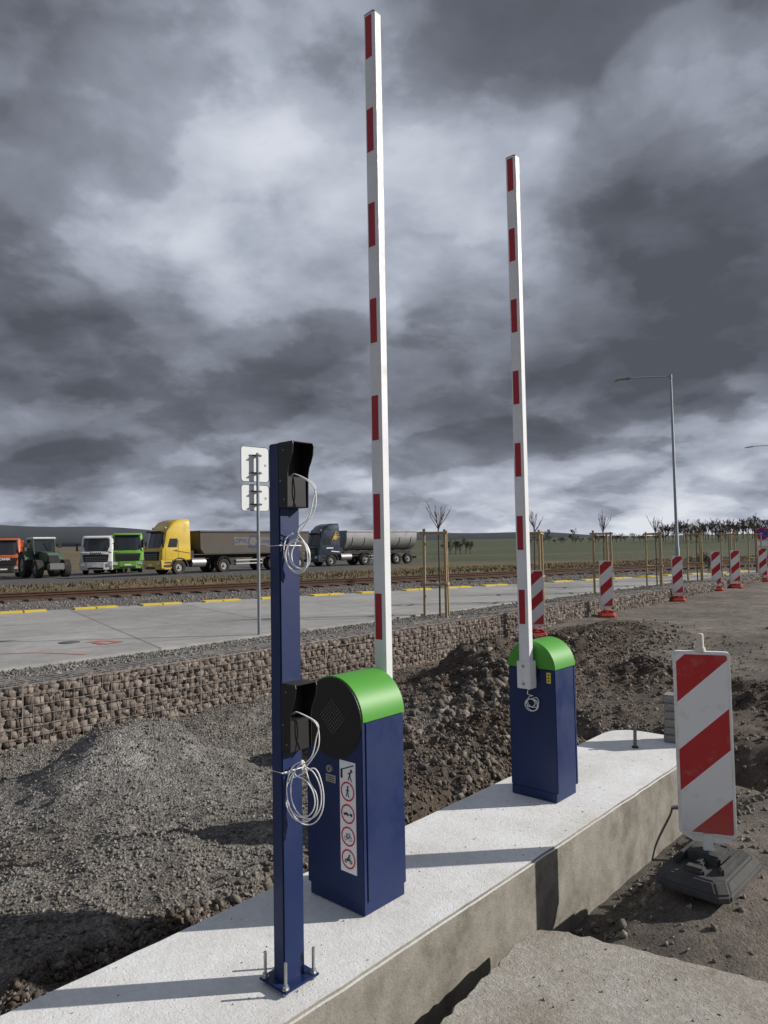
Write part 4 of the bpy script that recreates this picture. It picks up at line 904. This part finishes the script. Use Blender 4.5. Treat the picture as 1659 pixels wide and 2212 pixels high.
for px,Y,h,lb in ((1183,330,6,'small lone bare tree on the green field, left one of two'),(1240,380,7,'small lone bare tree on the green field, right one of two')): ftree(px,Y,h,lb,'lone field trees',1.1)
for px,h in ((962,3.0),(972,3.4),(984,3.6),(994,3.7),(1006,3.5),(1016,2.9)): ftree(px,125,h,'bare shrub-like tree in the clump between the two raised booms','clump of trees between the booms',.9)
for px in range(1150,1440,12): ftree(px+random.uniform(-5,5),240,random.uniform(2.2,3.8),'low bare bush on the edge of the green field','bushes along the field edge',1.6)
for px,Y,h,lb in ((1512,34,1.25,'dry leafless bush beside the apron left of the paired boards'),(1530,36,1.0,'smaller dry leafless bush beside the apron left of the paired boards')): ftree(px,Y,h,lb,None,1.2)
mb=MB(); vs=[];fs=[]; nb_=90
for i in range(nb_):
    b_=-1.0+2.0*i/(nb_-1); t=(b_+.55)/1.1; hh=58*(1-np.clip(t,0,1))**1.1+9+5*math.sin(b_*9)+2.5*math.sin(b_*31+1)
    Y=1700; vs+=[(b_*Y,Y,-20),(b_*Y,Y,float(hh)),(b_*(Y+500),Y+500,-20)]
for i in range(nb_-1): a=i*3; fs+=[(a,a+3,a+4,a+1),(a+1,a+4,a+5,a+2)]
mb.add(vs,fs); struct(mb.build('hills',mat('hazy_hills',(.11,.125,.145),.95,0,.2,.01),None,smooth='all'),'low hazy hills on the horizon')  # bluish distance haze is put into the hill colour; no atmosphere is modelled
# ------------------------------------------------------------------ light
el=R(27); S=Vector((math.cos(el)*.995,math.cos(el)*.095,math.sin(el))).normalized()
sun=bpy.data.lights.new('sun','SUN'); sun.energy=4.7; sun.angle=R(.55); sun.color=(1,.95,.88); so=bpy.data.objects.new('sun',sun); C.objects.link(so); so.rotation_euler=(-S).to_track_quat('-Z','Y').to_euler()
w=bpy.data.worlds.new('World'); bpy.context.scene.world=w; w.use_nodes=True; nt=w.node_tree; bg=nt.nodes['Background']; bg.inputs['Strength'].default_value=.1
sky=nt.nodes.new('ShaderNodeTexSky'); sky.sky_type='NISHITA'; sky.sun_disc=False; sky.sun_elevation=el; sky.sun_rotation=R(84.5)
tc=nt.nodes.new('ShaderNodeTexCoord'); nm=N(nt,'ShaderNodeVectorMath',operation='NORMALIZE'); nt.links.new(tc.outputs['Generated'],nm.inputs[0])
sp=nt.nodes.new('ShaderNodeSeparateXYZ'); nt.links.new(nm.outputs[0],sp.inputs[0])
def mth(op,a,b=None,c=None):
    m=N(nt,'ShaderNodeMath',operation=op)
    for i,v in enumerate((a,b,c)):
        if v is None: continue
        if isinstance(v,(int,float)): m.inputs[i].default_value=v
        else: nt.links.new(v,m.inputs[i])
    return m.outputs[0]
zc=mth('ADD',mth('MAXIMUM',sp.outputs['Z'],0.0),.32); cx_=mth('DIVIDE',sp.outputs['X'],zc); cy_=mth('DIVIDE',sp.outputs['Y'],zc)
cb=nt.nodes.new('ShaderNodeCombineXYZ'); nt.links.new(cx_,cb.inputs[0]); nt.links.new(cy_,cb.inputs[1]); cb.inputs[2].default_value=7.3
n1=noise(nt,cb.outputs[0],1.45,12,.50,.25); n2=noise(nt,cb.outputs[0],4.6,11,.56,.25); n3=noise(nt,cb.outputs[0],2.3,12,.52,.1); n4=noise(nt,cb.outputs[0],3.4,12,.52,.0)
bias=ramp(nt,sp.outputs['Z'],[(0,.84),(.05,.66),(.10,.42),(.18,.25),(.28,.29),(.40,.52),(.52,.57),(.60,.43),(.8,.36)])
def blob(d,lo,amt):
    dt=N(nt,'ShaderNodeVectorMath',operation='DOT_PRODUCT'); nt.links.new(nm.outputs[0],dt.inputs[0]); dt.inputs[1].default_value=d
    mr=nt.nodes.new('ShaderNodeMapRange'); mr.interpolation_type='SMOOTHSTEP'; nt.links.new(dt.outputs['Value'],mr.inputs[0]); mr.inputs[1].default_value=lo; mr.inputs[2].default_value=1; mr.inputs[3].default_value=0; mr.inputs[4].default_value=amt; return mr.outputs[0]
def dirp(px,py): a,f,p=ray(px,py); v=Vector((a,f,p)).normalized(); return tuple(v)
val=mth('ADD',bias,mth('MULTIPLY',mth('SUBTRACT',n1,.5),1.35)); val=mth('ADD',val,mth('MULTIPLY',mth('SUBTRACT',n2,.5),.5))
edgem=ramp(nt,n3,[(.43,0),(.495,.7),(.60,1)],'EASE'); val=mth('ADD',val,mth('MULTIPLY',mth('SUBTRACT',edgem,.6),.20))
edge2=ramp(nt,n4,[(.47,0),(.52,.7),(.60,1)],'EASE'); val=mth('ADD',val,mth('MULTIPLY',mth('SUBTRACT',edge2,.5),.09))
for px,py,lo,am in ((540,270,.955,.18),(380,420,.97,.08),(970,480,.97,.16),(1000,640,.988,.12),(760,450,.992,-.12),(250,900,.94,-.10),(1500,700,.95,-.12),(1450,1050,.97,.16),(150,60,.96,-.12),(1250,250,.98,-.05)): val=mth('ADD',val,blob(dirp(px,py),lo,am))
cc=ramp(nt,val,[(0,(.085,.094,.115)),(.2,(.132,.145,.178)),(.42,(.23,.252,.305)),(.65,(.42,.455,.535)),(.95,(.74,.775,.85))])
cs=N(nt,'ShaderNodeVectorMath',operation='SCALE'); nt.links.new(cc,cs.inputs[0]); cs.inputs['Scale'].default_value=10
fin=mixc(nt,ramp(nt,val,[(.7,.0),(1,.08)]),cs.outputs[0],sky.outputs[0]); nt.links.new(fin,bg.inputs['Color'])
sc=bpy.context.scene; sc.view_settings.view_transform='Standard'; sc.view_settings.look='None'; sc.view_settings.exposure=0
